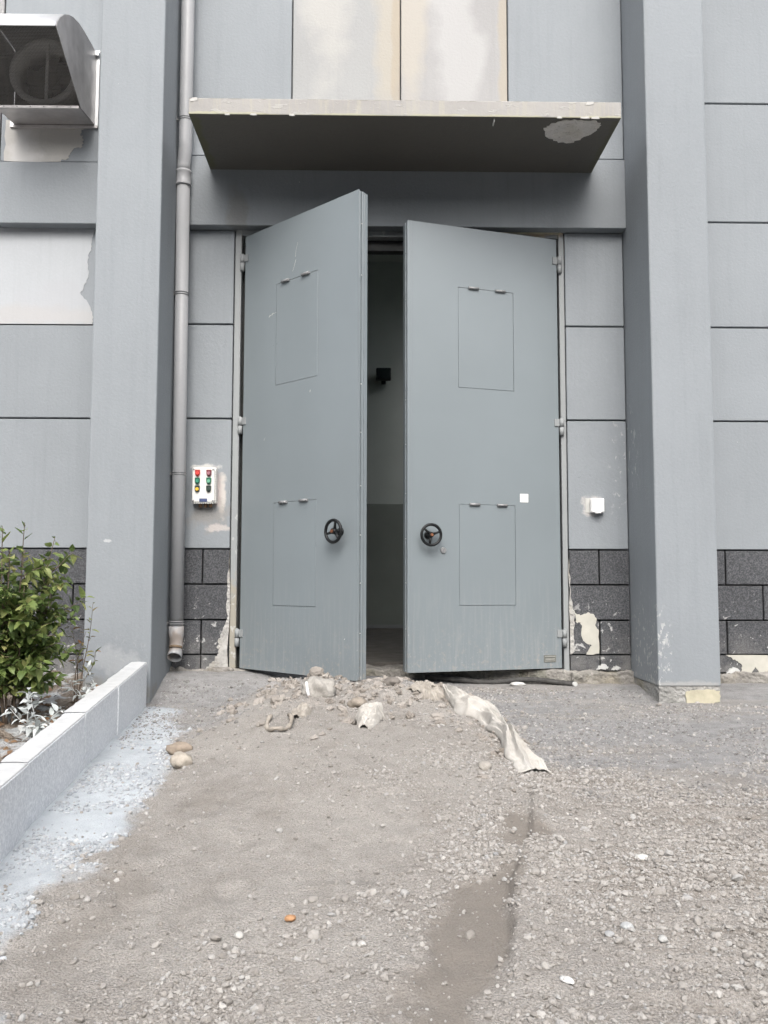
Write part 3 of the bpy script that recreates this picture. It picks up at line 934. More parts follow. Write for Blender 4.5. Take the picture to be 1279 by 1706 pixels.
def make_door(label, X0, ang, sg):
    """sg=+1: hinged at its left edge, extends along +x; -1: mirrored"""
    d = thing('steel_door', label, 'door', (X0, 0, 0), -ang * sg)

    def bx(bm, u0, u1, y0, y1, z0, z1, bev=0, seg=1):
        a, b = sorted((u0 * sg, u1 * sg))
        box(bm, a, b, y0, y1, z0, z1, bev, seg)
    g = 0.0028
    us = [0.014, 0.382 - g, 0.820 + g, DW]
    zs = [0.0, 0.462 - g, 1.183 + g, 2.035 - g, 2.775 + g, DH]
    # outer skin with the two hatch openings left open, as one grid of quads with returns
    bm = bmesh.new()
    for i in range(3):
        for k in range(5):
            if i == 1 and k in (1, 3):
                continue
            q = [(us[i], zs[k]), (us[i + 1], zs[k]), (us[i + 1], zs[k + 1]), (us[i], zs[k + 1])]
            bm.faces.new([bm.verts.new((u * sg, 0, z)) for u, z in q])
    bmesh.ops.remove_doubles(bm, verts=bm.verts, dist=1e-5)
    ex = bmesh.ops.extrude_face_region(bm, geom=list(bm.faces))
    for v in ex['geom']:
        if isinstance(v, bmesh.types.BMVert):
            v.co.y += 0.006
    fin('outer_skin', bm, MAT['door'], d)
    bm = bmesh.new()
    bx(bm, 0.016, DW - 0.010, 0.0065, DT, 0.003, DH - 0.003)
    fin('core', bm, MAT['door'], d)
    # stepped meeting edge: three upright strips
    for (y0, y1, u1) in ((0.007, 0.022, DW), (0.028, 0.046, DW + 0.006), (0.052, DT, DW + 0.002)):
        bm = bmesh.new()
        bx(bm, DW - 0.0099, u1, y0, y1, 0.004, DH - 0.006 - y0 * 0.1, 0.0015)
        fin('edge_strip', bm, MAT['door'], d)
    bm = bmesh.new()
    bx(bm, DW - 0.0098, DW - 0.006, 0.0225, 0.0515, 0.01, DH - 0.02)
    fin('edge_gasket', bm, MAT['gasket'], d)
    if sg < 0:
        bm = bmesh.new()
        bx(bm, DW - 0.034, DW - 0.0005, -0.0022, -0.0001, 0.0, DH, 0.001)
        fin('edge_lip', bm, MAT['door'], d)
    for k, z in enumerate((0.30, 0.62, 0.93, 1.25, 1.60, 1.92, 2.65, 3.0)):
        bm = bmesh.new()
        cyl(bm, ((DW + 0.001) * sg, 0.025, z), ((DW + 0.0045) * sg, 0.025, z), 0.0045, n=8)
        fin('edge_screw', bm, MAT['steel'], d)
    # hatches with their two small hinges
    for z0, z1 in ((0.462, 1.183), (2.035, 2.775)):
        bm = bmesh.new()
        bx(bm, 0.382, 0.820, 0.0005, 0.006, z0, z1, 0.0012)
        h = fin('hatch', bm, MAT['door'], d)
        for u in (0.487, 0.702):
            bm = bmesh.new()
            cyl(bm, ((u - 0.040) * sg, -0.010, z1 + 0.002), ((u + 0.040) * sg, -0.010, z1 + 0.002), 0.0095, n=12)
            bx(bm, u - 0.034, u + 0.034, -0.008, 0.0002, z1 - 0.003, z1 + 0.005)
            fin('hatch_hinge', bm, MAT['galv'], h)
    # handwheel
    wz, wu = 0.957, 1.060
    c = Vector((wu * sg, -0.068, wz))
    bm = bmesh.new()
    torus(bm, c, (0, 1, 0), 0.072, 0.0105, 36, 10)
    hw = fin('handwheel', bm, MAT['wheel'], d, True)
    a0 = R(75) if sg > 0 else R(20)
    for k in range(3):
        a = a0 + k * 2 * math.pi / 3
        bm = bmesh.new()
        e = Vector((math.cos(a), 0, math.sin(a)))
        tube(bm, [c + Vector((0, 0.010, 0)) + e * 0.010, c + Vector((0, 0.006, 0)) + e * 0.04, c + e * 0.070], [0.0125, 0.009, 0.0085], 8)
        fin('spoke', bm, MAT['wheel'], hw)
    bm = bmesh.new()
    cyl(bm, c + Vector((0, -0.010, 0)), c + Vector((0, 0.02, 0)), 0.018, 0.022, 16)
    cyl(bm, c + Vector((0, 0.02, 0)), c + Vector((0, 0.0675, 0)), 0.014, 0.014, 14)
    cyl(bm, c + Vector((0, 0.060, 0)), c + Vector((0, 0.0675, 0)), 0.026, 0.030, 18)
    fin('hub', bm, MAT['wheel'], hw)
    bm = bmesh.new()
    cyl(bm, c + Vector((0, -0.018, 0)), c + Vector((0, -0.0095, 0)), 0.0115, 0.0115, 6)
    fin('hub_nut', bm, MAT['copper'], hw)
    # hinges
    for z in (3.03, 1.785, 0.218):
        bm = bmesh.new()
        cyl(bm, (-0.004 * sg, -0.014, z + 0.003), (-0.004 * sg, -0.014, z + 0.062), 0.0165, n=14)
        cyl(bm, (-0.004 * sg, -0.014, z - 0.062), (-0.004 * sg, -0.014, z - 0.003), 0.0165, n=14)
        cyl(bm, (-0.004 * sg, -0.014, z - 0.003), (-0.004 * sg, -0.014, z + 0.003), 0.0125, n=12)
        cyl(bm, (-0.004 * sg, -0.014, z + 0.062), (-0.004 * sg, -0.014, z + 0.070), 0.013, 0.006, n=12)
        bx(bm, 0.008, 0.050, -0.008, -0.0003, z + 0.006, z + 0.060, 0.001)
        fin('hinge', bm, MAT['frame'], d)
    return d


dl = make_door('left door leaf, opened wide with its stepped edge towards the viewer', -0.9635, 0.7624, 1)
dr = make_door('right door leaf, slightly ajar, with white square sticker and lock', 1.4203, 0.2897, -1)


def scratch(parent, pts, w, seed, sg=1):
    r_ = random.Random(seed)
    bm = bmesh.new()
    prev = None
    for (u, z) in pts:
        a = bm.verts.new((sg * u - w * r_.uniform(0.3, 1), -0.0007, z))
        b = bm.verts.new((sg * u + w * r_.uniform(0.3, 1), -0.0007, z + w * r_.uniform(-1, 1)))
        if prev:
            bm.faces.new((prev[0], prev[1], b, a))
        prev = (a, b)
    ex_ = bmesh.ops.extrude_face_region(bm, geom=list(bm.faces))
    for v in ex_['geom']:
        if isinstance(v, bmesh.types.BMVert):
            v.co.y += 0.0006
    fin('scratch', bm, MAT['white_chip'], parent)


scratch(dl, [(0.555, 2.83), (0.575, 2.87), (0.59, 2.91)], 0.0022, 1)
scratch(dl, [(0.585, 2.93), (0.59, 2.98), (0.61, 3.03)], 0.0013, 2)
scratch(dl, [(0.30, 2.55), (0.315, 2.565), (0.33, 2.56), (0.345, 2.572), (0.36, 2.565), (0.38, 2.568)], 0.006, 3)
scratch(dl, [(0.262, 1.645), (0.264, 1.66), (0.28, 1.665)], 0.003, 4)
scratch(dl, [(0.75, 1.93), (0.752, 1.945)], 0.003, 5)
scratch(dl, [(1.10, 0.255), (1.103, 0.263)], 0.004, 6)
scratch(dr, [(1.196, 1.058), (1.197, 1.075)], 0.006, 7, -1)
bm = bmesh.new()
box(bm, -0.340, -0.274, -0.0015, -0.0003, 1.212, 1.274)
fin('sticker', bm, MAT['sticker'], dr)
bm = bmesh.new()
cyl(bm, (-0.945, -0.010, 0.852), (-0.945, 0.0, 0.852), 0.020, 0.023, 20)
lk = fin('lock', bm, MAT['steel'], dr)
bm = bmesh.new()
box(bm, -0.949, -0.941, -0.013, -0.0099, 0.843, 0.862, 0.001)
fin('keyhole_cover', bm, MAT['galv'], lk)
bm = bmesh.new()
box(bm, -0.162, -0.062, -0.003, -0.0002, 0.044, 0.096, 0.001)
npz = fin('name_plate', bm, MAT['plate'], dr)
bm = bmesh.new()
box(bm, -0.155, -0.069, -0.0042, -0.0029, 0.084, 0.090)
box(bm, -0.150, -0.074, -0.0042, -0.0029, 0.064, 0.072)
for i in range(9):
    box(bm, -0.152 + i * 0.0093, -0.147 + i * 0.0093, -0.0042, -0.0029, 0.050, 0.058)
fin('plate_lettering', bm, MAT['plate_text'], npz)

# ------------------------------------------------------------------ drainpipe
dp = thing('drainpipe', 'grey round drainpipe running down beside the left pillar', 'drainpipe', (0, 0, 0))
PR = 0.049
bm = bmesh.new()
tube(bm, [(-1.388, -0.19, 6.5), (-1.385, -0.19, 4.4), (-1.383, -0.19, 3.88), (-1.385, -0.187, 3.84), (-1.397, -0.165, 3.75), (-1.400, -0.16, 3.71), (-1.400, -0.16, 3.66)], PR, 24)
fin('upper_pipe', bm, MAT['pipe'], dp)
bm = bmesh.new()
tube(bm, [(-1.400, -0.16, 3.57), (-1.392, -0.155, 2.0), (-1.386, -0.15, 0.31)], PR * 0.985, 24)
fin('lower_pipe', bm, MAT['pipe'], dp)
bm = bmesh.new()
tube(bm, [(-1.400, -0.16, 3.555), (-1.400, -0.16, 3.565), (-1.400, -0.16, 3.572), (-1.4, -0.16, 3.650), (-1.4, -0.16, 3.657), (-1.4, -0.16, 3.672)], [PR + 0.008, PR + 0.010, PR + 0.005, PR + 0.005, PR + 0.010, PR + 0.007], 24)
fin('coupling', bm, MAT['pipe'], dp)
bm = bmesh.new()
tube(bm, [(-1.386, -0.15, 0.309), (-1.386, -0.15, 0.245), (-1.386, -0.15, 0.225), (-1.385, -0.153, 0.17), (-1.385, -0.178, 0.115), (-1.385, -0.20, 0.092)], [PR + 0.004, PR + 0.004, PR + 0.001, PR + 0.001, PR + 0.002, PR + 0.003], 24, caps=False)
sh = fin('shoe', bm, MAT['pipe'], dp)
m_ = sh.modifiers.new('wall', 'SOLIDIFY')
m_.thickness = 0.004
bm = bmesh.new()
cyl(bm, (-1.385, -0.165, 0.165), (-1.385, -0.171, 0.150), 0.047, 0.047, 20)
fin('shoe_dirt', bm, MAT['pipe_inside'], sh)
for z, y, x in ((4.05, -0.19, -1.384), (2.735, -0.157, -1.396), (1.405, -0.153, -1.390), (0.335, -0.15, -1.386)):
    bm = bmesh.new()
    for dz in (-0.008, 0.008):
        torus(bm, (x, y, z + dz), (0, 0, 1), PR + 0.002, 0.0035, 28, 6)
    cl = fin('clamp', bm, MAT['galv'], dp)
    bm = bmesh.new()
    cyl(bm, (-1.452, y, z), (x - PR + 0.004, y, z), 0.005, n=8)
    box(bm, -1.4515, -1.447, y - 0.02, y + 0.02, z - 0.014, z + 0.014)
    fin('clamp_bolt', bm, MAT['galv'], cl)

# ------------------------------------------------------------------ ventilation hood
vh = thing('ventilation_hood', 'stainless steel fan hood with wire mesh mouth on upper left wall', 'fan hood')
HX0, HX1 = -2.690, -2.094
PROF = [(-0.105, 4.612), (-0.25, 4.612), (-0.38, 4.606), (-0.50, 4.590), (-0.61, 4.558), (-0.70, 4.515), (-0.78, 4.462), (-0.85, 4.395), (-0.90, 4.335), (-0.925, 4.285)]
bm = bmesh.new()
ra = [bm.verts.new((HX0, y, z)) for y, z in PROF]
rb = [bm.verts.new((HX1, y, z)) for y, z in PROF]
for i in range(len(PROF) - 1):
    bm.faces.new((ra[i], ra[i + 1], rb[i + 1], rb[i])).smooth = True
o = fin('curved_top', bm, MAT['inox'], vh)
m_ = o.modifiers.new('wall', 'SOLIDIFY')
m_.thickness = 0.004
m_.offset = 0
side = PROF + [(-0.41, 4.012), (-0.105, 4.055)]
for x, s in ((HX0, -1), (HX1, 1)):
    bm = bmesh.new()
    f = bm.faces.new([bm.verts.new((x + s * 0.003, y, z)) for y, z in side])
    e = bmesh.ops.extrude_face_region(bm, geom=[f])
    for v in e['geom']:
        if isinstance(v, bmesh.types.BMVert):
            v.co.x += s * 0.003
    fin('side_cheek', bm, MAT['inox_dull'], vh)
    bm = bmesh.new()
    a, b = sorted((x + s * 0.0005, x + s * 0.030))
    box(bm, a, b, -0.100, -0.0885, 4.030, 4.640, 0.001)
    box(bm, a, b, -0.128, -0.1005, 4.585, 4.618, 0.001)
    fin('flange', bm, MAT['inox'], vh)
bm = bmesh.new()
bq = [(HX0, -0.105, 4.055), (HX1, -0.105, 4.055), (HX1, -0.41, 4.012), (HX0, -0.41, 4.012)]
f = bm.faces.new([bm.verts.new(p) for p in bq])
e = bmesh.ops.extrude_face_region(bm, geom=[f])
for v in e['geom']:
    if isinstance(v, bmesh.types.BMVert):
        v.co.z -= 0.004
fin('bottom_sheet', bm, MAT['inox_dull'], vh)
bm = bmesh.new()
box(bm, HX0 - 0.03, HX1 + 0.03, -0.108, -0.0890, 4.026, 4.046, 0.001)
fin('flange', bm, MAT['inox_dull'], vh)
bm = bmesh.new()
box(bm, HX0 + .003, HX1 - .003, -0.428, -0.405, 3.998, 4.018, 0.001)
lip = fin('lower_lip', bm, MAT['inox_dull'], vh)
for i in range(6):
    bm = bmesh.new()
    cyl(bm, (HX0 + 0.06 + i * 0.095, -0.430, 4.008), (HX0 + 0.06 + i * 0.095, -0.4275, 4.008), 0.005, n=8)
    fin('rivet', bm, MAT['galv'], lip)
# fan ring, hub bar and the dark throat behind
bm = bmesh.new()
n = 40
for (r0, r1, y0, y1) in ((0.205, 0.252, -0.345, -0.335),):
    vs0 = []
    for i in range(n):
        a = 2 * math.pi * i / n
        cx_, cz_ = math.cos(a), math.sin(a)
        vs0.append([bm.verts.new((-2.385 + rr * cx_, yy, 4.318 + rr * cz_)) for rr, yy in ((r0, y0), (r1, y0), (r1, y1), (r0, -0.11))])
    for i in range(n):
        A, Bv = vs0[i], vs0[(i + 1) % n]
        for k in range(4):
            bm.faces.new((A[k], Bv[k], Bv[(k + 1) % 4], A[(k + 1) % 4])).smooth = True
fin('fan_ring', bm, MAT['ring'], vh)
bm = bmesh.new()
box(bm, -2.372, -2.352, -0.352, -0.340, 4.11, 4.53)
fin('fan_strut', bm, MAT['ring'], vh)
bm = bmesh.new()
cyl(bm, (-2.385, -0.25, 4.318), (-2.385, -0.13, 4.318), 0.06, 0.07, 20)
hub = fin('fan_hub', bm, MAT['fan_dark'], vh)
for k in range(5):
    a = k * 2 * math.pi / 5 + 0.3
    bm = bmesh.new()
    e1, e2 = Vector((math.cos(a), 0, math.sin(a))), Vector((-math.sin(a), 0, math.cos(a)))
    c = Vector((-2.385, -0.19, 4.318))
    q = [c + e1 * 0.055 - e2 * 0.03 + Vector((0, -0.02, 0)), c + e1 * 0.195 - e2 * 0.06 + Vector((0, -0.025, 0)), c + e1 * 0.195 + e2 * 0.05 + Vector((0, 0.025, 0)), c + e1 * 0.055 + e2 * 0.03 + Vector((0, 0.02, 0))]
    f = bm.faces.new([bm.verts.new(p) for p in q])
    ex_ = bmesh.ops.extrude_face_region(bm, geom=[f])
    for v in ex_['geom']:
        if isinstance(v, bmesh.types.BMVert):
            v.co.y += 0.003
    fin('fan_blade', bm, MAT['fan_dark'], hub)
boxobj('back_plate', (HX0, HX1, -0.1045, -0.092, 4.047, 4.610), MAT['fan_dark'], vh)
# wire mesh across the sloping mouth
bm = bmesh.new()
pA, pB = Vector((0, -0.418, 4.014)), Vector((0, -0.922, 4.290))
dv = (pB - pA)
L = dv.length
nrm = Vector((0, dv.z, -dv.y)).normalized()


def wire(a, b, w=0.0011):
    d_ = (b - a).normalized()
    s_ = d_.cross(nrm).normalized() * w
    t_ = nrm * w
    A = [bm.verts.new(a + k) for k in (s_, t_, -s_, -t_)]
    Bv = [bm.verts.new(b + k) for k in (s_, t_, -s_, -t_)]
    for k in range(4):
        bm.faces.new((A[k], A[(k + 1) % 4], Bv[(k + 1) % 4], Bv[k]))


nw = int(L / 0.0095)
for i in range(nw + 1):
    p = pA + dv * i / nw
    wire(Vector((HX0, p.y, p.z)), Vector((HX1, p.y, p.z)), 0.0014)
nw2 = int((HX1 - HX0) / 0.0095)
for i in range(nw2 + 1):
    x = HX0 + (HX1 - HX0) * i / nw2
    wire(Vector((x, pA.y, pA.z)), Vector((x, pB.y, pB.z)), 0.0010)
o = fin('wire_mesh', bm, MAT['wire'], vh)
o['kind'] = 'stuff'

# ------------------------------------------------------------------ control box, socket, hall lamp
cb = thing('control_box', 'ivory push button control box with coloured buttons beside the drainpipe', 'control box', (-1.222, -0.012, 1.20))
bm = bmesh.new()
box(bm, -0.088, 0.088, -0.062, 0.0, 0.0, 0.262, 0.006, 2)
fin('enclosure', bm, MAT['box'], cb)
bm = bmesh.new()
box(bm, -0.084, 0.078, -0.078, -0.0625, 0.004, 0.258, 0.008, 2)
lid = fin('lid', bm, MAT['box'], cb)
for (x, z) in ((-0.074, 0.246), (0.068, 0.246), (-0.074, 0.016), (0.068, 0.016)):
    bm = bmesh.new()
    cyl(bm, (x, -0.083, z), (x, -0.0775, z), 0.007, n=10)
    fin('lid_screw', bm, MAT['galv'], lid)
for i in range(13):
    boxobj('rib', (0.0795, 0.0900, -0.075, -0.064, 0.022 + i * 0.0175, 0.030 + i * 0.0175), MAT['box'], cb)
for i in range(9):
    boxobj('rib', (-0.070 + i * 0.0165, -0.062 + i * 0.0165, -0.075, -0.064, -0.005, 0.0035), MAT['box'], cb)
boxobj('name_label', (-0.030, 0.028, -0.0795, -0.0782, 0.008, 0.032), MAT['box_blue'], cb)
BT = [(-0.045, 0.218, 'red', 'red_lens'), (0.038, 0.218, 'wine', 'wine_lens'), (-0.045, 0.160, 'green', 'green_lens'), (0.038, 0.160, 'green2', 'mint_lens'), (-0.045, 0.102, 'amber', 'amber_lens'), (0.038, 0.102, 'black', 'black_lens')]
for (x, z, a, b) in BT:
    bm = bmesh.new()
    out = [(x - 0.018, z + 0.024), (x + 0.018, z + 0.024)] + [(x + 0.018 * math.cos(t), z + 0.000 - 0.024 * math.sin(t)) for t in np.linspace(0, math.pi, 12)]
    F_ = [bm.verts.new((p[0], -0.090, p[1])) for p in out]
    K_ = [bm.verts.new((p[0], -0.078, p[1])) for p in out]
    bm.faces.new(F_)
    for i in range(len(out)):
        bm.faces.new((F_[i], K_[i], K_[(i + 1) % len(out)], F_[(i + 1) % len(out)]))
    bu = fin('button', bm, MAT['b_black'] if a == 'amber' else MAT['b_' + a], cb)
    bm = bmesh.new()
    cyl(bm, (x, -0.090, z - 0.002), (x, -0.101, z - 0.002), 0.0135, 0.0115, 16)
    fin('button_cap', bm, MAT['b_' + b], bu)
for x in (-0.03, 0.01, 0.045):
    bm = bmesh.new()
    cyl(bm, (x, -0.032, -0.030), (x, -0.032, 0.0), 0.012, 0.014, 10)
    fin('cable_gland', bm, MAT['rust'], cb)

sk = thing('socket_box', 'white splash cover socket on grey wall right of doors', 'socket', (1.676, -0.012, 1.143))
boxobj('back_plate', (-0.080, 0.052, -0.004, 0.0, -0.002, 0.106), MAT['grey_plastic'], sk, 0.002)
bm = bmesh.new()
box(bm, -0.047, 0.050, -0.050, -0.0042, 0.0, 0.104, 0.008, 3)
cv = fin('cover', bm, MAT['white_plastic'], sk)
boxobj('cover_rim', (-0.049, 0.052, -0.030, -0.024, -0.002, 0.098), MAT['white_plastic'], cv, 0.001)
boxobj('cover_tab', (-0.020, 0.022, -0.056, -0.040, -0.008, 0.000), MAT['white_plastic'], cv, 0.002)

hl = thing('flood_lamp', 'black floodlight on far interior wall seen between the doors', 'lamp', (0.168, 5.2, 3.40))
bm = bmesh.new()
box(bm, -0.10, 0.10, -0.16, -0.08, -0.085, 0.085, 0.015, 2)
fin('housing', bm, MAT['lamp_black'], hl)
boxobj('lens', (-0.080, 0.080, -0.164, -0.1605, -0.065, 0.065), MAT['glass_dark'], hl)
boxobj('bracket', (-0.03, 0.03, -0.0795, 0.0, -0.11, -0.02), MAT['lamp_black'], hl)

# ------------------------------------------------------------------ kerb
kb = thing('kerb', 'low pale granite kerb running from left pillar towards the viewer', 'kerb', (0, 0, 0))
kb_y = [-0.695, -1.55, -2.25, -3.10, -4.0, -4.9, -5.8]
for a, b in zip(kb_y, kb_y[1:]):
    bm = bmesh.new()
    ya, yb = a - 0.003, b + 0.003
    dz = random.uniform(-0.004, 0.004)
    dx = random.uniform(-0.003, 0.003)
    ring = []
    for y in (ya, yb):
        x = kerb_x(y) + dx
        zt = float(kerb_top(y)) + dz
        ring.append([bm.verts.new(p) for p in ((x, y, zt - 0.55), (x, y, zt), (x - 0.105, y, zt), (x - 0.105, y, zt - 0.55))])
    for k in range(4):
        bm.faces.new((ring[0][k], ring[0][(k + 1) % 4], ring[1][(k + 1) % 4], ring[1][k]))
    bm.faces.new(ring[0][::-1])
    bm.faces.new(ring[1])
    bmesh.ops.bevel(bm, geom=list(bm.edges), offset=0.004, segments=2, affect='EDGES')
    st = fin('kerb_stone', bm, MAT['kerb'], kb)
    # trowelled mortar cap, ragged towards the bed
    bm = bmesh.new()
    nseg = 26
    rows = []
    for i in range(nseg + 1):
        y = ya + (yb - ya) * i / nseg
        x = kerb_x(y) + dx
        zt = float(kerb_top(y)) + dz
        j = 0.012 * float(fbm(np.array([y * 9]), np.array([2.0]), 3, 3)[0])
        rows.append([bm.verts.new(p) for p in ((x - 0.003, y, zt - 0.001), (x - 0.005, y, zt + 0.003 + j * .1), (x - 0.05, y, zt + 0.0045 + j * .2), (x - 0.105 + j, y, zt + 0.0035), (x - 0.112 + j, y, zt - 0.012))])
    for p, q in zip(rows, rows[1:]):
        for k in range(4):
            bm.faces.new((p[k], p[k + 1], q[k + 1], q[k]))
    fin('mortar_cap', bm, MAT['kerb_mortar'], st)

# ------------------------------------------------------------------ stones
def ico(sub):
    bm = bmesh.new()
    bmesh.ops.create_icosphere(bm, subdivisions=sub, radius=1.0)
    V = np.array([v.co[:] for v in bm.verts])
    F = np.array([[v.index for v in f.verts] for f in bm.faces])
    bm.free()
    return V, F


ICO1, ICO2, ICO3 = ico(1), ico(2), ico(3)


def stones(name, X, Y, S, mat, sub=ICO1, sink=0.25, label=None, rnd=rng, rough=0.22):
    V0, F0 = sub
    n, k = len(X), len(V0)
    q = rnd.normal(size=(n, 4))
    q /= np.linalg.norm(q, axis=1, keepdims=True)
    w, x, y, z = q.T
    Rm = np.stack([1 - 2 * (y * y + z * z), 2 * (x * y - z * w), 2 * (x * z + y * w), 2 * (x * y + z * w), 1 - 2 * (x * x + z * z), 2 * (y * z - x * w),
                   2 * (x * z - y * w), 2 * (y * z + x * w), 1 - 2 * (x * x + y * y)], -1).reshape(n, 3, 3)
    sc = rnd.uniform(0.62, 1.25, (n, 1, 3))
    P = V0[None] * (1 + rnd.uniform(-rough, rough, (n, k, 1))) * sc
    if k > 100:
        o_ = rnd.uniform(0, 90, (n, 1))
        lump = fbm(V0[None, :, 0] * 1.7 + o_ + V0[None, :, 2], V0[None, :, 1] * 1.7 - o_ + 0.6 * V0[None, :, 2], 5, 4, 0.6)
        P = P * (1 + 0.75 * lump[:, :, None])
    P = np.einsum('nij,nkj->nki', Rm, P)
    P[:, :, 2] *= 0.8
    P *= S[:, None, None]
    Z = height(X, Y)
    P += np.stack([X, Y, Z + S * (0.8 - sink * 2) * 0.6], -1)[:, None, :]
    F = (F0[None] + (np.arange(n) * k)[:, None, None]).reshape(-1, 3)
    o = np_mesh(name, P.reshape(-1, 3), F, mat, smooth=False)
    return o


def stone_mat(name, stops, bs=160):
    g = G(name)
    geo = g.n('ShaderNodeNewGeometry')
    c = g.ramp(geo.outputs['Random Per Island'], stops)
    c = g.mix(g.rng(g.noise(90, 4, 0.65), 0.35, 0.7, 0, 0.5), c, (0.30, 0.275, 0.245))
    return g.done(c, 0.92, g.bump(g.noise(bs, 4, 0.7), 0.5, 0.004), 0.2)


MAT['gravel'] = stone_mat('gravel_stone', [(0.0, (0.215, 0.203, 0.188)), (0.45, (0.315, 0.301, 0.284)), (0.78, (0.39, 0.377, 0.358)), (0.92, (0.36, 0.36, 0.355)), (0.985, (0.47, 0.455, 0.435)), (1.0, (0.25, 0.26, 0.27))])
MAT['clod'] = stone_mat('earth_clod', [(0.0, (0.19, 0.17, 0.15)), (0.6, (0.29, 0.268, 0.243)), (1.0, (0.36, 0.335, 0.31))], 70)
MAT['gravel_grey'] = stone_mat('grey_hardcore', [(0.0, (0.10, 0.10, 0.10)), (0.5, (0.22, 0.22, 0.222)), (0.85, (0.30, 0.30, 0.302)), (1.0, (0.46, 0.46, 0.46))])
MAT['gravel_cem'] = stone_mat('cement_crumb', [(0.0, (0.28, 0.31, 0.34)), (0.6, (0.40, 0.43, 0.46)), (1.0, (0.50, 0.53, 0.56))])


def scatter(n, keep):
    """random points over the part of the yard the photograph shows, denser where keep() is high"""
    xs_, ys_ = [], []
    tot = 0
    while tot < n:
        y = rng.uniform(-5.0, -0.25, 60000)
        dpt = y + 6.43
        x = rng.uniform(-1, 1, 60000) * (0.47 * dpt + 0.35) + 0.05
        p = keep(x, y) * (0.35 + 0.65 * (dpt.max() / dpt) / 3.2)
        m = rng.uniform(0, 1, 60000) < p
        m &= (x > kerb_x(y) + 0.02) & ~((y > -0.64) & ((x > 1.88) | (x < -1.42)))
        xs_.append(x[m])
        ys_.append(y[m])
        tot += m.sum()
    return np.concatenate(xs_)[:n], np.concatenate(ys_)[:n]


def dens_dirt(x, y):
    cem, bed, grey, damp, mnd = zones(x, y)
    cl = np.clip(0.40 + 1.3 * fbm(x * 2.6, y * 2.6, 71, 4), 0.16, 1)
    heap = np.exp(-((x - 0.74) / 0.18) ** 2) * sm(y, -2.9, -2.4)
    right = sm(x, 0.55, 0.8) * sm(y, -2.5, -2.75)
    edge = np.exp(-((y - (-2.50 - 0.2 * (x - 0.85))) / 0.10) ** 2) * sm(x, 0.7, 0.9)
    bare = np.maximum(sm(fbm(x * 1.6 + 3, y * 1.6, 77, 3), -0.05, 0.15), 0.55 * sm(x, -0.35, -0.7)) * sm(x, 0.5, 0.1)
    return np.clip((cl + 0.8 * heap + 0.12 * right + 0.5 * edge) * (1 - 0.9 * cem) * (1 - grey * 0.92) * (1 - 0.93 * damp) * (1 - 0.85 * bare) * (1 - 0.45 * sm(x, 0.25, -0.25) * sm(y, -2.0, -2.6)), 0, 1)


x, y = scatter(56000, dens_dirt)
s = np.clip(np.exp(rng.normal(-5.62, 0.45, len(x))), 0.0018, 0.011)
tag(stones('gravel', x, y, s, MAT['gravel'], ICO1, 0.15, rough=0.3), 'fine brown grey gravel strewn over the dirt ramp', 'gravel', kind='stuff')
x, y = scatter(4200, lambda a, b: dens_dirt(a, b) * (1 - 0.45 * sm(a, 0.6, 0.9) * (1 - np.exp(-((b + 2.6 + 0.2 * (a - 0.85)) / 0.16) ** 2))))
s = np.clip(np.exp(rng.normal(-5.08, 0.40, len(x))), 0.0040, 0.018)
tag(stones('gravel', x, y, s, MAT['gravel'], ICO2, 0.12, rough=0.15), 'coarser pebbles and clods lying among the fine gravel', 'gravel', kind='stuff')
x, y = scatter(11000, lambda a, b: np.sqrt(zones(a, b)[2]) * np.clip(0.4 + fbm(a * 3, b * 3, 5, 3), 0.05, 1))
s = np.clip(np.exp(rng.normal(-5.5, 0.45, len(x))), 0.002, 0.012)
tag(stones('gravel', x, y, s, MAT['gravel_grey'], ICO1), 'dark grey crushed hardcore near the wall', 'gravel', kind='stuff')
x, y = scatter(3200, lambda a, b: (0.35 * zones(a, b)[0] + 2.6 * zones(a, b)[0] * (1 - zones(a, b)[0])) * np.clip(0.15 + 2.2 * fbm(a * 4, b * 4, 9, 3), 0.01, 1))
s = np.clip(np.exp(rng.normal(-5.3, 0.45, len(x))), 0.002, 0.013)
xc, yc = scatter(420, lambda a, b: np.clip(mound(a, b)[1] * (np.exp(-((b + 1.0) / 0.28) ** 2) + 0.8 * np.exp(-((a - 0.68) / 0.14) ** 2) * sm(b, -2.9, -2.0) + 0.12 * sm(b, -2.4, -1.4)), 0, 1))
sc_ = np.clip(np.exp(rng.normal(-4.15, 0.38, len(xc))), 0.008, 0.036)
tag(stones('clods', xc, yc, sc_, MAT['clod'], ICO3, 0.28, rough=0.06), 'brown clods of earth heaped along the mound crest and flank', 'clods', kind='stuff')
tag(stones('cement_crumbs', x, y, s, MAT['gravel_cem'], ICO1), 'bluish white cement crumbs spilled along the kerb', 'cement crumbs', kind='stuff')


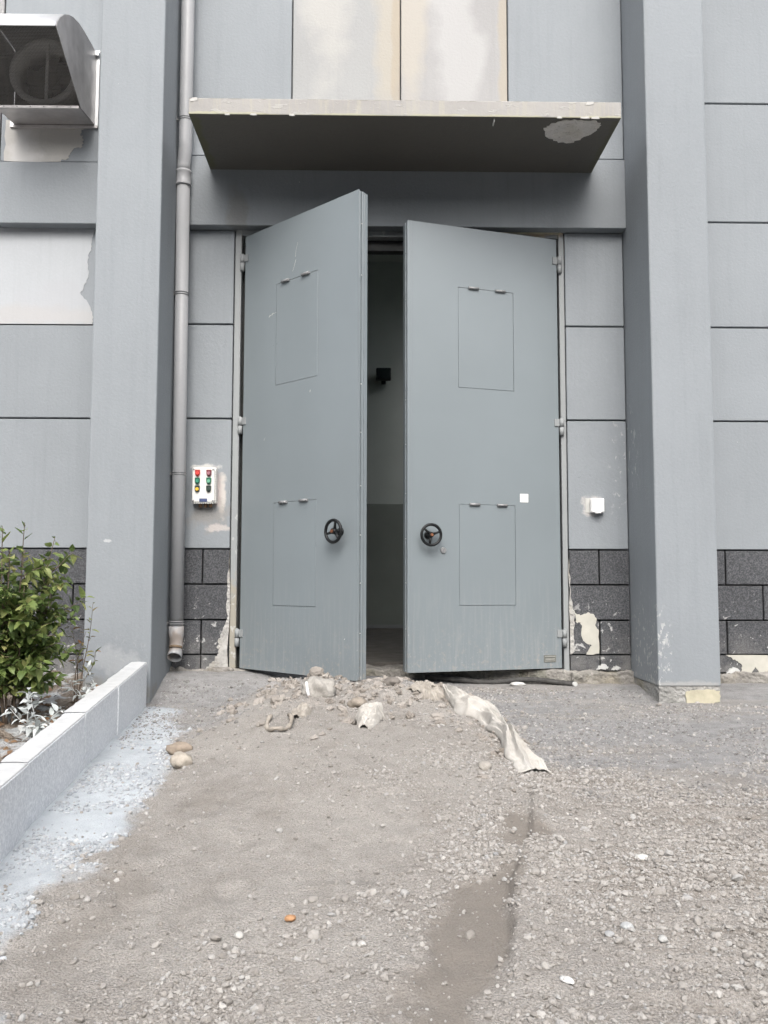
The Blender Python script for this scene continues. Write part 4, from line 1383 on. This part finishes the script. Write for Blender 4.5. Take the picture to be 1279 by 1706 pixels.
def rock(name, label, cat, xy, size, colr, seed, sink=0.3, rough=0.16, rz=0.0, group=None, flat=1.0):
    r_ = np.random.default_rng(seed)
    V, F = ICO3
    off = r_.uniform(0, 50, 3)
    n_ = fbm(V[:, 0] * 1.5 + off[0] + V[:, 2], V[:, 1] * 1.5 + off[1] - V[:, 2] * 0.7, seed, 4, 0.55)
    n2_ = fbm(V[:, 2] * 3 + off[2], V[:, 0] * 3 + V[:, 1] * 2, seed + 3, 3, 0.6)
    P = V * (1 + n_ * rough * 3.0 + n2_ * rough)[:, None] * np.array(size) / 2
    c, s_ = math.cos(rz), math.sin(rz)
    P = np.stack([P[:, 0] * c - P[:, 1] * s_, P[:, 0] * s_ + P[:, 1] * c, P[:, 2]], -1)
    me_name = name
    g = G('stone_' + str(seed))
    cc = g.mix(g.rng(g.noise(20, 6, 0.65), 0.35, 0.65), mul(colr, 0.78), mul(colr, 1.15))
    cc = g.mix(g.rng(g.noise(120, 4, 0.7), 0.52, 0.75, 0, 0.5), cc, mul(colr, 1.35))
    m = g.done(cc, 0.93, g.bump(g.noise(70, 6, 0.7), 0.6, 0.006), 0.2)
    o = np_mesh(me_name, P, F, m, smooth=True)
    o.location = (xy[0], xy[1], hz(*xy) + size[2] * (0.5 - sink))
    return tag(o, label, cat, group)


rock('rock', 'brown flat rock at the edge of the cement strip, behind the pale one', 'rock', (-0.960, -1.96), (0.115, 0.085, 0.060), (0.27, 0.225, 0.18), 101, 0.25)
rock('rock', 'pale beige oblong rock in front of the brown flat rock', 'rock', (-0.895, -2.22), (0.105, 0.115, 0.075), (0.38, 0.345, 0.295), 102, 0.22, rz=0.5)
rock('rock', 'smooth white pebble lying alone on the gravel at right', 'pebble', (0.924, -3.40), (0.042, 0.040, 0.022), (0.58, 0.57, 0.54), 103, 0.25)
rock('plaster_shard', 'white oblong shard on the gravel near the bottom edge', 'shard', (0.488, -4.21), (0.040, 0.022, 0.014), (0.58, 0.58, 0.57), 104, 0.15, rz=-0.8)
rock('brick_fragment', 'small orange brick fragment on the dirt at lower centre', 'brick fragment', (-0.227, -3.86), (0.036, 0.030, 0.020), (0.42, 0.24, 0.13), 105, 0.2)
rock('concrete_lump', 'big pale broken concrete lump under the left door edge', 'concrete lump', (-0.315, -1.16), (0.20, 0.16, 0.15), (0.34, 0.325, 0.30), 106, 0.32, 0.22)
rock('rock', 'dark brown clod beside the long rag on the mound flank', 'rock', (0.655, -2.16), (0.085, 0.07, 0.06), (0.22, 0.195, 0.165), 107, 0.3)
rock('rock', 'grey brown round clod left of the long rag, lower on the slope', 'rock', (0.52, -2.42), (0.06, 0.055, 0.045), (0.33, 0.31, 0.28), 108, 0.3)
rock('rock', 'dark clod on the crest between the two doors', 'rock', (0.13, -0.93), (0.10, 0.07, 0.06), (0.17, 0.155, 0.14), 109, 0.3)
rock('rock', 'small dark stone on the grey ground left of the mound', 'rock', (-0.80, -1.05), (0.055, 0.05, 0.04), (0.24, 0.215, 0.19), 110, 0.25)
rock('rock', 'brown clod beside the small rag in mid mound', 'rock', (-0.075, -1.38), (0.10, 0.08, 0.07), (0.29, 0.255, 0.215), 111, 0.3)
rock('plaster_shard', 'white plaster sliver lying by the black hose under the right door', 'shard', (1.05, -0.16), (0.11, 0.04, 0.03), (0.52, 0.52, 0.50), 112, 0.15)
for i, (px, py, sx, c) in enumerate(((-0.02, -4.02, 0.022, (0.47, 0.46, 0.44)), (-0.36, -3.94, 0.026, (0.48, 0.47, 0.45)), (0.72, -3.93, 0.030, (0.40, 0.41, 0.415)), (0.66, -3.97, 0.024, (0.38, 0.385, 0.39)), (0.80, -3.99, 0.026, (0.42, 0.42, 0.41)))):
    rock('pebble', ('small whitish pebble on bare dirt at bottom centre', 'whitish pebble left of the orange brick fragment', 'dark bluish pebble in the cluster at lower right', 'smallest bluish pebble of the lower right cluster', 'grey pebble rightmost of the lower right cluster')[i], 'pebble', (px, py), (sx, sx * 0.9, sx * 0.7), c, 120 + i, 0.2)

# ------------------------------------------------------------------ rags, cord, hose
def _cloth(name, a, b):
    g = G(name)
    f = g.noise(14, 5, 0.65)
    c = g.mix(g.rng(f, 0.35, 0.68), a, b)
    wv = g.noise(420, 2, 0.5)
    c = g.mix(g.rng(g.noise(4, 3, 0.6), 0.52, 0.68, 0, 0.4), c, (0.30, 0.28, 0.25))
    return g.done(c, 0.95, g.bump(g.math('ADD', g.math('MULTIPLY', wv, 0.3), g.noise(38, 4, 0.6)), 0.5, 0.006), 0.1)


MAT['rag'] = _cloth('dusty_white_cloth', (0.40, 0.38, 0.35), (0.50, 0.485, 0.455))
MAT['rag_dirty'] = _cloth('muddy_cloth', (0.27, 0.245, 0.215), (0.40, 0.375, 0.335))
MAT['cord'] = _cloth('muddy_cord', (0.26, 0.23, 0.195), (0.40, 0.365, 0.32))


def catmull(P, t):
    P = np.asarray(P, float)
    n_ = len(P) - 1
    u = np.clip(t * n_, 0, n_ - 1e-6)
    i = np.floor(u).astype(int)
    f = (u - i)[:, None]
    g0, g1, g2, g3 = P[np.maximum(i - 1, 0)], P[i], P[i + 1], P[np.minimum(i + 2, n_)]
    return 0.5 * (2 * g1 + (g2 - g0) * f + (2 * g0 - 5 * g1 + 4 * g2 - g3) * f ** 2 + (3 * g1 - g0 - 3 * g2 + g3) * f ** 3)


def rag(name, label, path, widths, humps, pleats, amp, mat, seed, nu=150, nv=64, parts=()):
    t = np.linspace(0, 1, nu)
    C = catmull([p + (0,) for p in path], t)[:, :2]
    Wd = catmull([(w_,) for w_ in widths], t)[:, 0]
    Hp = catmull([(h_,) for h_ in humps], t)[:, 0]
    T = np.gradient(C, axis=0)
    T /= np.linalg.norm(T, axis=1, keepdims=True) + 1e-9
    N = np.stack([-T[:, 1], T[:, 0]], -1)
    v = np.linspace(-1, 1, nv)
    U, Vv = np.meshgrid(t, v, indexing='ij')
    wob = fbm(U * 6, Vv * 1.5 + 3, seed, 3)
    lat = Vv + 0.10 * fbm(U * 9, Vv * 3, seed + 9, 2) + 0.22 * wob * (1 - Vv ** 2)
    edge = 1 + 0.45 * fbm(U * 7 + 40 * (Vv > 0), Vv * 0 + seed, seed + 4, 3)
    X = C[:, None, 0] + N[:, None, 0] * Wd[:, None] * lat * edge + T[:, None, 0] * 0.11 * vn(U * 1.5, Vv * 1.9, seed + 2)
    Y = C[:, None, 1] + N[:, None, 1] * Wd[:, None] * lat * edge + T[:, None, 1] * 0.11 * vn(U * 1.5, Vv * 1.9, seed + 2)
    def ridge(p, q, k):
        return np.clip(1 - np.abs(2.2 * vn(p, q, k)), 0, 1) ** 1.25
    sh = 0.5 * fbm(U * 3, Vv * 0.7, seed + 6, 2)
    fold = 0.8 * ridge((Vv + sh) * pleats * 0.5 + U * 6.0, U * 3.2 - Vv * 0.8 + seed, seed + 20) + 0.35 * ridge((Vv - sh) * pleats * 0.9 - U * 7.0, U * 6.5 + 7, seed + 31)
    fine = fbm(U * 22, Vv * 9, seed + 11, 3)
    env = np.clip(1 - np.abs(Vv) ** 3.0, 0, 1) ** 0.7
    Zg = height(X, Y, False) - 0.004
    calm = 1 - 0.45 * sm(U, 0.8, 1.0)
    Z = Zg - 0.006 + 0.016 * env + Hp[:, None] * env + amp * calm * fold * (0.35 + 0.65 * env) + 0.005 * fine * (0.4 + 0.6 * env) + 0.018 * calm * fbm(U * 9 + Vv * 2.5, Vv * 2 - U * 5, seed + 13, 3)
    V = np.stack([X, Y, Z], -1).reshape(-1, 3)
    idx = np.arange(nu * nv).reshape(nu, nv)
    F = np.stack([idx[:-1, :-1], idx[1:, :-1], idx[1:, 1:], idx[:-1, 1:]], -1).reshape(-1, 4)
    o = np_mesh(name, V, F, mat, smooth=True)
    m = o.modifiers.new('thick', 'SOLIDIFY')
    m.thickness = 0.003
    return tag(o, label, 'rag')


rag('rag', 'long dirty white rag trailing down the right flank of the dirt mound',
    [(0.485, -1.02), (0.515, -1.20), (0.575, -1.36), (0.655, -1.52), (0.690, -1.76), (0.705, -1.98), (0.715, -2.16), (0.745, -2.32), (0.775, -2.43)],
    [0.040, 0.055, 0.095, 0.110, 0.070, 0.036, 0.065, 0.095, 0.10], [0.03, 0.045, 0.055, 0.065, 0.045, 0.055, 0.040, 0.020, 0.002], 4.5, 0.048, MAT['rag'], 3, 220, 80)
rag('rag', 'crumpled rag bunched over a hollow on the mound crest', [(0.245, -1.16), (0.31, -1.10), (0.38, -1.06), (0.43, -1.04)],
    [0.075, 0.10, 0.085, 0.05], [0.02, 0.045, 0.045, 0.02], 5.0, 0.026, MAT['rag_dirty'], 8, 90, 60)
rag('rag', 'small twisted rag half buried in mid mound', [(0.055, -1.50), (0.01, -1.60), (-0.01, -1.74), (-0.035, -1.84)],
    [0.035, 0.075, 0.06, 0.03], [0.03, 0.045, 0.035, 0.01], 4.0, 0.028, MAT['rag'], 15, 90, 60)
rag('rag', 'muddy scrap of cloth sticking out by the corded loop', [(-0.36, -1.52), (-0.37, -1.60), (-0.40, -1.68)], [0.03, 0.05, 0.03], [0.02, 0.03, 0.015], 3.0, 0.02, MAT['rag_dirty'], 19, 60, 40)

bm = bmesh.new()
loop = []
for i in range(30):
    a = 2.6 + i / 29 * 4.6
    x, y = -0.475 + 0.062 * math.cos(a), -1.80 + 0.16 * math.sin(a)
    loop.append((x, y, hz(x, y, False) + 0.014 + 0.010 * math.sin(a * 3)))
tube(bm, loop, [0.011 + 0.003 * math.sin(i * 1.3) for i in range(30)], 8)
tag(fin('cord', bm, MAT['cord'], None, True), 'muddy twisted cord loop lying on the left of mound', 'cord')

bm = bmesh.new()
hp = []
for i in range(60):
    t = i / 59
    x, y = 0.40 + 1.06 * t, -0.10 - 0.035 * math.sin(t * 7) - 0.02 * t
    hp.append((x, y, hz(x, y, False) + 0.020 + 0.010 * math.sin(t * 11)))
tube(bm, hp, [0.0185 + 0.003 * (i % 2) for i in range(60)], 12)
MAT['hose'] = simple('dusty_black_hose', (0.045, 0.044, 0.042), 0.75, 0, 0.4, 20, 80, 0.4)
ho = tag(fin('hose', bm, MAT['hose'], None, True), 'dusty black ribbed hose along the foot of the right door', 'hose')
bm = bmesh.new()
e0 = Vector(hp[-1])
cyl(bm, e0 + Vector((-0.005, 0.01, 0)), e0 + Vector((0.004, -0.035, 0.002)), 0.016, 0.016, 14)
cyl(bm, e0 + Vector((0.004, -0.035, 0.002)), e0 + Vector((0.0042, -0.036, 0.002)), 0.009, 0.009, 12)
fin('hose_end', bm, MAT['white_chip'], ho)
bm = bmesh.new()
tube(bm, [(-0.375, -1.255, hz(-0.375, -1.255) + 0.10), (-0.367, -1.27, hz(-0.367, -1.27) + 0.05), (-0.355, -1.285, hz(-0.355, -1.285) + 0.004)], [0.007, 0.009, 0.008], 8)
tag(fin('plastic_strip', bm, MAT['white_plastic'], None, True), 'short white plastic strip leaning on the concrete lump', 'strip')

# ------------------------------------------------------------------ shrub and sprigs
def leaf_mesh(name, curl, mat, seed, wide=0.5):
    r_ = random.Random(seed)
    bm = bmesh.new()
    prof = [(0.0, 0.0), (0.10, 0.55), (0.28, 0.98), (0.5, 0.92), (0.72, 0.62), (0.88, 0.30), (1.0, 0.0)]
    mid, lf, rg = [], [], []
    for t, w_ in prof:
        z = -curl * t * t
        mid.append(bm.verts.new((t, 0, z)))
        if w_ > 0:
            hh = 0.10 * w_ + r_.uniform(-0.02, 0.03)
            lf.append(bm.verts.new((t, w_ * wide * 0.5, z + hh)))
            rg.append(bm.verts.new((t, -w_ * wide * 0.5, z + hh)))
    for S, flip in ((lf, 1), (rg, -1)):
        fs = [(mid[0], mid[1], S[0])] + [(mid[i + 1], mid[i + 2], S[i + 1], S[i]) for i in range(len(S) - 1)] + [(mid[-2], mid[-1], S[-1])]
        for f in fs:
            bm.faces.new(f if flip > 0 else f[::-1]).smooth = True
    me = bpy.data.meshes.new(name)
    bm.to_mesh(me)
    bm.free()
    me.materials.append(mat)
    return me


def leaf_mat(name, stops, trans=0.35):
    g = G(name)
    oi = g.n('ShaderNodeObjectInfo')
    geo = g.n('ShaderNodeNewGeometry')
    r_ = g.math('FRACT', g.math('ADD', oi.outputs['Random'], geo.outputs['Random Per Island']))
    c = g.ramp(r_, stops)
    c = g.mix(g.rng(g.noise(30, 3), 0.35, 0.7, 0, 0.25), c, mul(stops[0][1], 0.8))
    g.done(c, 0.45, None, 0.4)
    tr = g.n('ShaderNodeBsdfTranslucent')
    g.l(c, tr.inputs['Color'])
    mx = g.n('ShaderNodeMixShader')
    mx.inputs[0].default_value = trans
    g.l(g.b.outputs[0], mx.inputs[1])
    g.l(tr.outputs[0], mx.inputs[2])
    g.l(mx.outputs[0], g.out.inputs['Surface'])
    return g.m


MAT['leaf'] = leaf_mat('green_leaf', [(0.0, (0.065, 0.105, 0.032)), (0.35, (0.125, 0.185, 0.055)), (0.7, (0.215, 0.28, 0.090)), (0.92, (0.34, 0.37, 0.14)), (1.0, (0.44, 0.41, 0.18))])
MAT['leaf_red'] = leaf_mat('reddish_leaf', [(0.0, (0.10, 0.13, 0.05)), (0.5, (0.22, 0.20, 0.09)), (1.0, (0.30, 0.14, 0.07))])
MAT['leaf_cement'] = leaf_mat('cement_coated_leaf', [(0.0, (0.34, 0.37, 0.36)), (0.6, (0.50, 0.53, 0.53)), (1.0, (0.66, 0.68, 0.67))], 0.05)
MAT['bark'] = simple('brown_bark', (0.13, 0.10, 0.075), 0.9, 0, 0.3, 20)
MAT['bark_cement'] = simple('cement_coated_twig', (0.44, 0.45, 0.44), 0.9, 0, 0.2, 20)
MAT['litter'] = leaf_mat('dead_leaf', [(0.0, (0.16, 0.09, 0.05)), (0.5, (0.26, 0.17, 0.10)), (0.8, (0.40, 0.42, 0.42)), (1.0, (0.48, 0.50, 0.50))], 0.1)
LEAF = [leaf_mesh('leaf', c, MAT['leaf'], i, w) for i, (c, w) in enumerate(((0.15, 0.55), (0.3, 0.62), (0.02, 0.5)))]


def leaf_frame(p, d, s, roll):
    d = Vector(d).normalized()
    u = Vector((0, 0, 1))
    sd = u.cross(d)
    if sd.length < 0.05:
        sd = Vector((1, 0, 0))
    sd.normalize()
    nn = d.cross(sd)
    Mx = Matrix((d, sd, nn)).transposed() @ Matrix.Rotation(roll, 3, 'X')
    Mx = Mx.to_4x4()
    return Matrix.Translation(p) @ Mx @ Matrix.Diagonal((s, s, s, 1))


def plant(name, label, cat, base, stems, leaf_meshes, stem_mat, n_single=300, group=None, seed=0, leaf_size=(0.045, 0.07), per=12, keep=None):
    """stems: list of (points, radius, leafy part 0..1). Every leaf sits on a stem; the nearest n_single are single parts"""
    r_ = random.Random(seed)
    root = thing(name, label, cat, base)
    Lv = []
    for pts, rad, leafy in stems:
        bm = bmesh.new()
        T = catmull(pts, np.linspace(0, 1, 10))
        tube(bm, [Vector(p) - Vector(base) for p in T], [rad * (1 - 0.75 * i / 9) for i in range(10)], 6)
        fin('stem', bm, stem_mat, root)
        k = max(3, int(per * (1 - leafy) * (2.6 if rad > 0.006 else 1.4)))
        for i in range(k):
            t = leafy + (1 - leafy) * (i + r_.random()) / k
            p = Vector(catmull(pts, np.array([min(t, 0.999)]))[0])
            tg = (Vector(catmull(pts, np.array([min(t + 0.05, 0.9999)]))[0]) - p)
            tg = tg.normalized() if tg.length > 1e-5 else Vector((0, 0, 1))
            az = i * 2.4 + r_.uniform(-0.6, 0.6)
            s1 = tg.orthogonal().normalized()
            out = s1 * math.cos(az) + tg.cross(s1) * math.sin(az)
            d = (out * r_.uniform(0.6, 1.0) + tg * r_.uniform(0.15, 0.7) + Vector((0.05, -0.45, r_.uniform(-0.35, 0.25)))).normalized()
            sz = r_.uniform(*leaf_size) * (0.65 if t > 0.93 else 1)
            Lv.append((p + d * 0.008, d, sz, r_.uniform(-0.7, 0.7)))
    Lv.sort(key=lambda q: q[0].y)
    bvec = Vector(base)
    rest = []
    for i, (p, d, sz, rl) in enumerate(Lv):
        me = leaf_meshes[i % len(leaf_meshes)]
        Mx = leaf_frame(p - bvec, d, sz, rl)
        if i < n_single:
            o_ = bpy.data.objects.new('leaf', me)
            col.objects.link(o_)
            o_.parent = root
            o_.matrix_local = Mx
        else:
            rest.append((me, Mx))
    if rest:
        V, F = [], []
        for me, Mx in rest:
            b0 = len(V)
            V += [tuple(Mx @ v.co) for v in me.vertices]
            F += [tuple(b0 + i for i in pl_.vertices) for pl_ in me.polygons]
        me = bpy.data.meshes.new('foliage')
        me.from_pydata(V, [], F)
        me.materials.append(rest[0][0].materials[0])
        o_ = bpy.data.objects.new('foliage', me)
        col.objects.link(o_)
        o_.parent = root
        o_['kind'] = 'stuff'
    return root


rs = random.Random(21)
bx0, by0 = -1.97, -1.62
bz0 = hz(bx0, by0)
stems = []


def shoot(p0, p1, sag, rad, leafy):
    p0, p1 = Vector(p0), Vector(p1)
    m1 = p0.lerp(p1, 0.35) + Vector((rs.uniform(-1, 1), rs.uniform(-1, 1), 0.6)) * sag
    m2 = p0.lerp(p1, 0.7) + Vector((rs.uniform(-1, 1), rs.uniform(-1, 1), 0.5)) * sag
    stems.append(([tuple(p0), tuple(m1), tuple(m2), tuple(p1)], rad, leafy))
    return m1, m2


for i in range(24):
    a = rs.uniform(0, 2 * math.pi)
    top = Vector((bx0 - 0.02 + 0.24 * math.cos(a), by0 + 0.24 * math.sin(a), rs.uniform(0.44, 0.93)))
    if i == 0:
        top = Vector((-1.875, -1.70, 0.945))
    b_ = Vector((bx0 + 0.08 * math.cos(a), by0 + 0.08 * math.sin(a), bz0 - 0.02))
    m1, m2 = shoot(b_, top, 0.03, 0.007, 0.22)
    for k in range(6):
        q = m1.lerp(top, rs.uniform(-0.25, 0.78))
        ang = rs.uniform(0, 2 * math.pi)
        ln = rs.uniform(0.12, 0.24)
        shoot(q, q + Vector((math.cos(ang) * ln, math.sin(ang) * ln, rs.uniform(-0.02, 0.16))), 0.015, 0.004, 0.12)
for k in range(44):
    q = Vector((bx0 + rs.uniform(-.12, .12), by0 + rs.uniform(-.16, .08), rs.uniform(-0.02, 0.3)))
    ang = rs.uniform(0, 2 * math.pi)
    shoot(q, q + Vector((math.cos(ang) * 0.22, math.sin(ang) * 0.2, rs.uniform(0.0, 0.14))), 0.02, 0.004, 0.1)
plant('shrub', 'leafy green shrub behind the kerb at the left edge', 'shrub', (bx0, by0, bz0), stems, LEAF, MAT['bark'], 300, seed=5, leaf_size=(0.045, 0.075), per=13)

LEAF_C = [leaf_mesh('leaf', c, MAT['leaf_cement'], 30 + i, w) for i, (c, w) in enumerate(((0.35, 0.45), (0.6, 0.5)))]
LEAF_R = [leaf_mesh('leaf', c, MAT['leaf_red'], 40 + i, 0.42) for i, c in enumerate((0.2, 0.4))]
stems = []
cx0, cy0 = -1.66, -2.02
cz0 = hz(cx0, cy0)
for (dx, dy, dz) in ((-0.02, -0.05, 0.26), (0.12, 0.02, 0.16), (-0.12, -0.02, 0.17), (0.05, -0.10, 0.10), (-0.05, 0.05, 0.24)):
    shoot((cx0, cy0, cz0 - 0.01), (cx0 + dx, cy0 + dy, cz0 + dz), 0.02, 0.005, 0.15)
plant('sprig', 'low sprig coated white with cement in front of the green shrub', 'sprig', (cx0, cy0, cz0), stems, LEAF_C, MAT['bark_cement'], 300, seed=8, leaf_size=(0.035, 0.065), per=15)
stems = []
dx0, dy0 = -1.60, -1.50
dz0 = hz(dx0, dy0)
for (dx, dy, dz) in ((0.03, 0.0, 0.28), (0.06, 0.02, 0.18), (-0.06, -0.03, 0.20), (0.04, -0.06, 0.12)):
    shoot((dx0, dy0, dz0 - 0.01), (dx0 + dx, dy0 + dy, dz0 + dz), 0.02, 0.004, 0.2)
plant('sprig', 'splashed grey sprig nearest the left pillar', 'sprig', (dx0, dy0, dz0), stems, LEAF_C, MAT['bark_cement'], 300, seed=12, leaf_size=(0.03, 0.05), per=12)
stems = []
ex0, ey0 = -1.68, -1.38
ez0 = hz(ex0, ey0)
for (dx, dy, dz) in ((0.09, -0.02, 0.62), (0.05, 0.0, 0.46), (0.12, -0.04, 0.36), (-0.05, 0.02, 0.50)):
    shoot((ex0, ey0, ez0 - 0.01), (ex0 + dx, ey0 + dy, ez0 + dz), 0.03, 0.004, 0.45)
plant('seedling', 'thin reddish tipped seedling between shrub and left pillar', 'seedling', (ex0, ey0, ez0), stems, LEAF_R + LEAF[:1], MAT['bark'], 300, seed=14, leaf_size=(0.03, 0.055), per=15)

# dead leaves and splashed litter on the bed
LEAF_D = [leaf_mesh('dead_leaf_shape', c, MAT['litter'], 60 + i, 0.6) for i, c in enumerate((0.5, -0.3))]
V, F = [], []
for i in range(420):
    y = rs.uniform(-3.3, -0.75)
    x = float(kerb_x(y)) - 0.13 - rs.random() ** 1.3 * 0.9
    p = Vector((x, y, hz(x, y) + 0.008))
    a = rs.uniform(0, 6.28)
    me = LEAF_D[i % 2]
    Mx = leaf_frame(p, (math.cos(a), math.sin(a), rs.uniform(-0.1, 0.35)), rs.uniform(0.025, 0.055), rs.uniform(-0.8, 0.8))
    b0 = len(V)
    V += [tuple(Mx @ v.co) for v in me.vertices]
    F += [tuple(b0 + k for k in pl_.vertices) for pl_ in me.polygons]
me = bpy.data.meshes.new('leaf_litter')
me.from_pydata(V, [], F)
me.materials.append(MAT['litter'])
lo = bpy.data.objects.new('leaf_litter', me)
col.objects.link(lo)
tag(lo, 'brown and cement splashed dead leaves on the planting bed', 'leaf litter', kind='stuff')
for m in LEAF_D:
    bpy.data.meshes.remove(m)
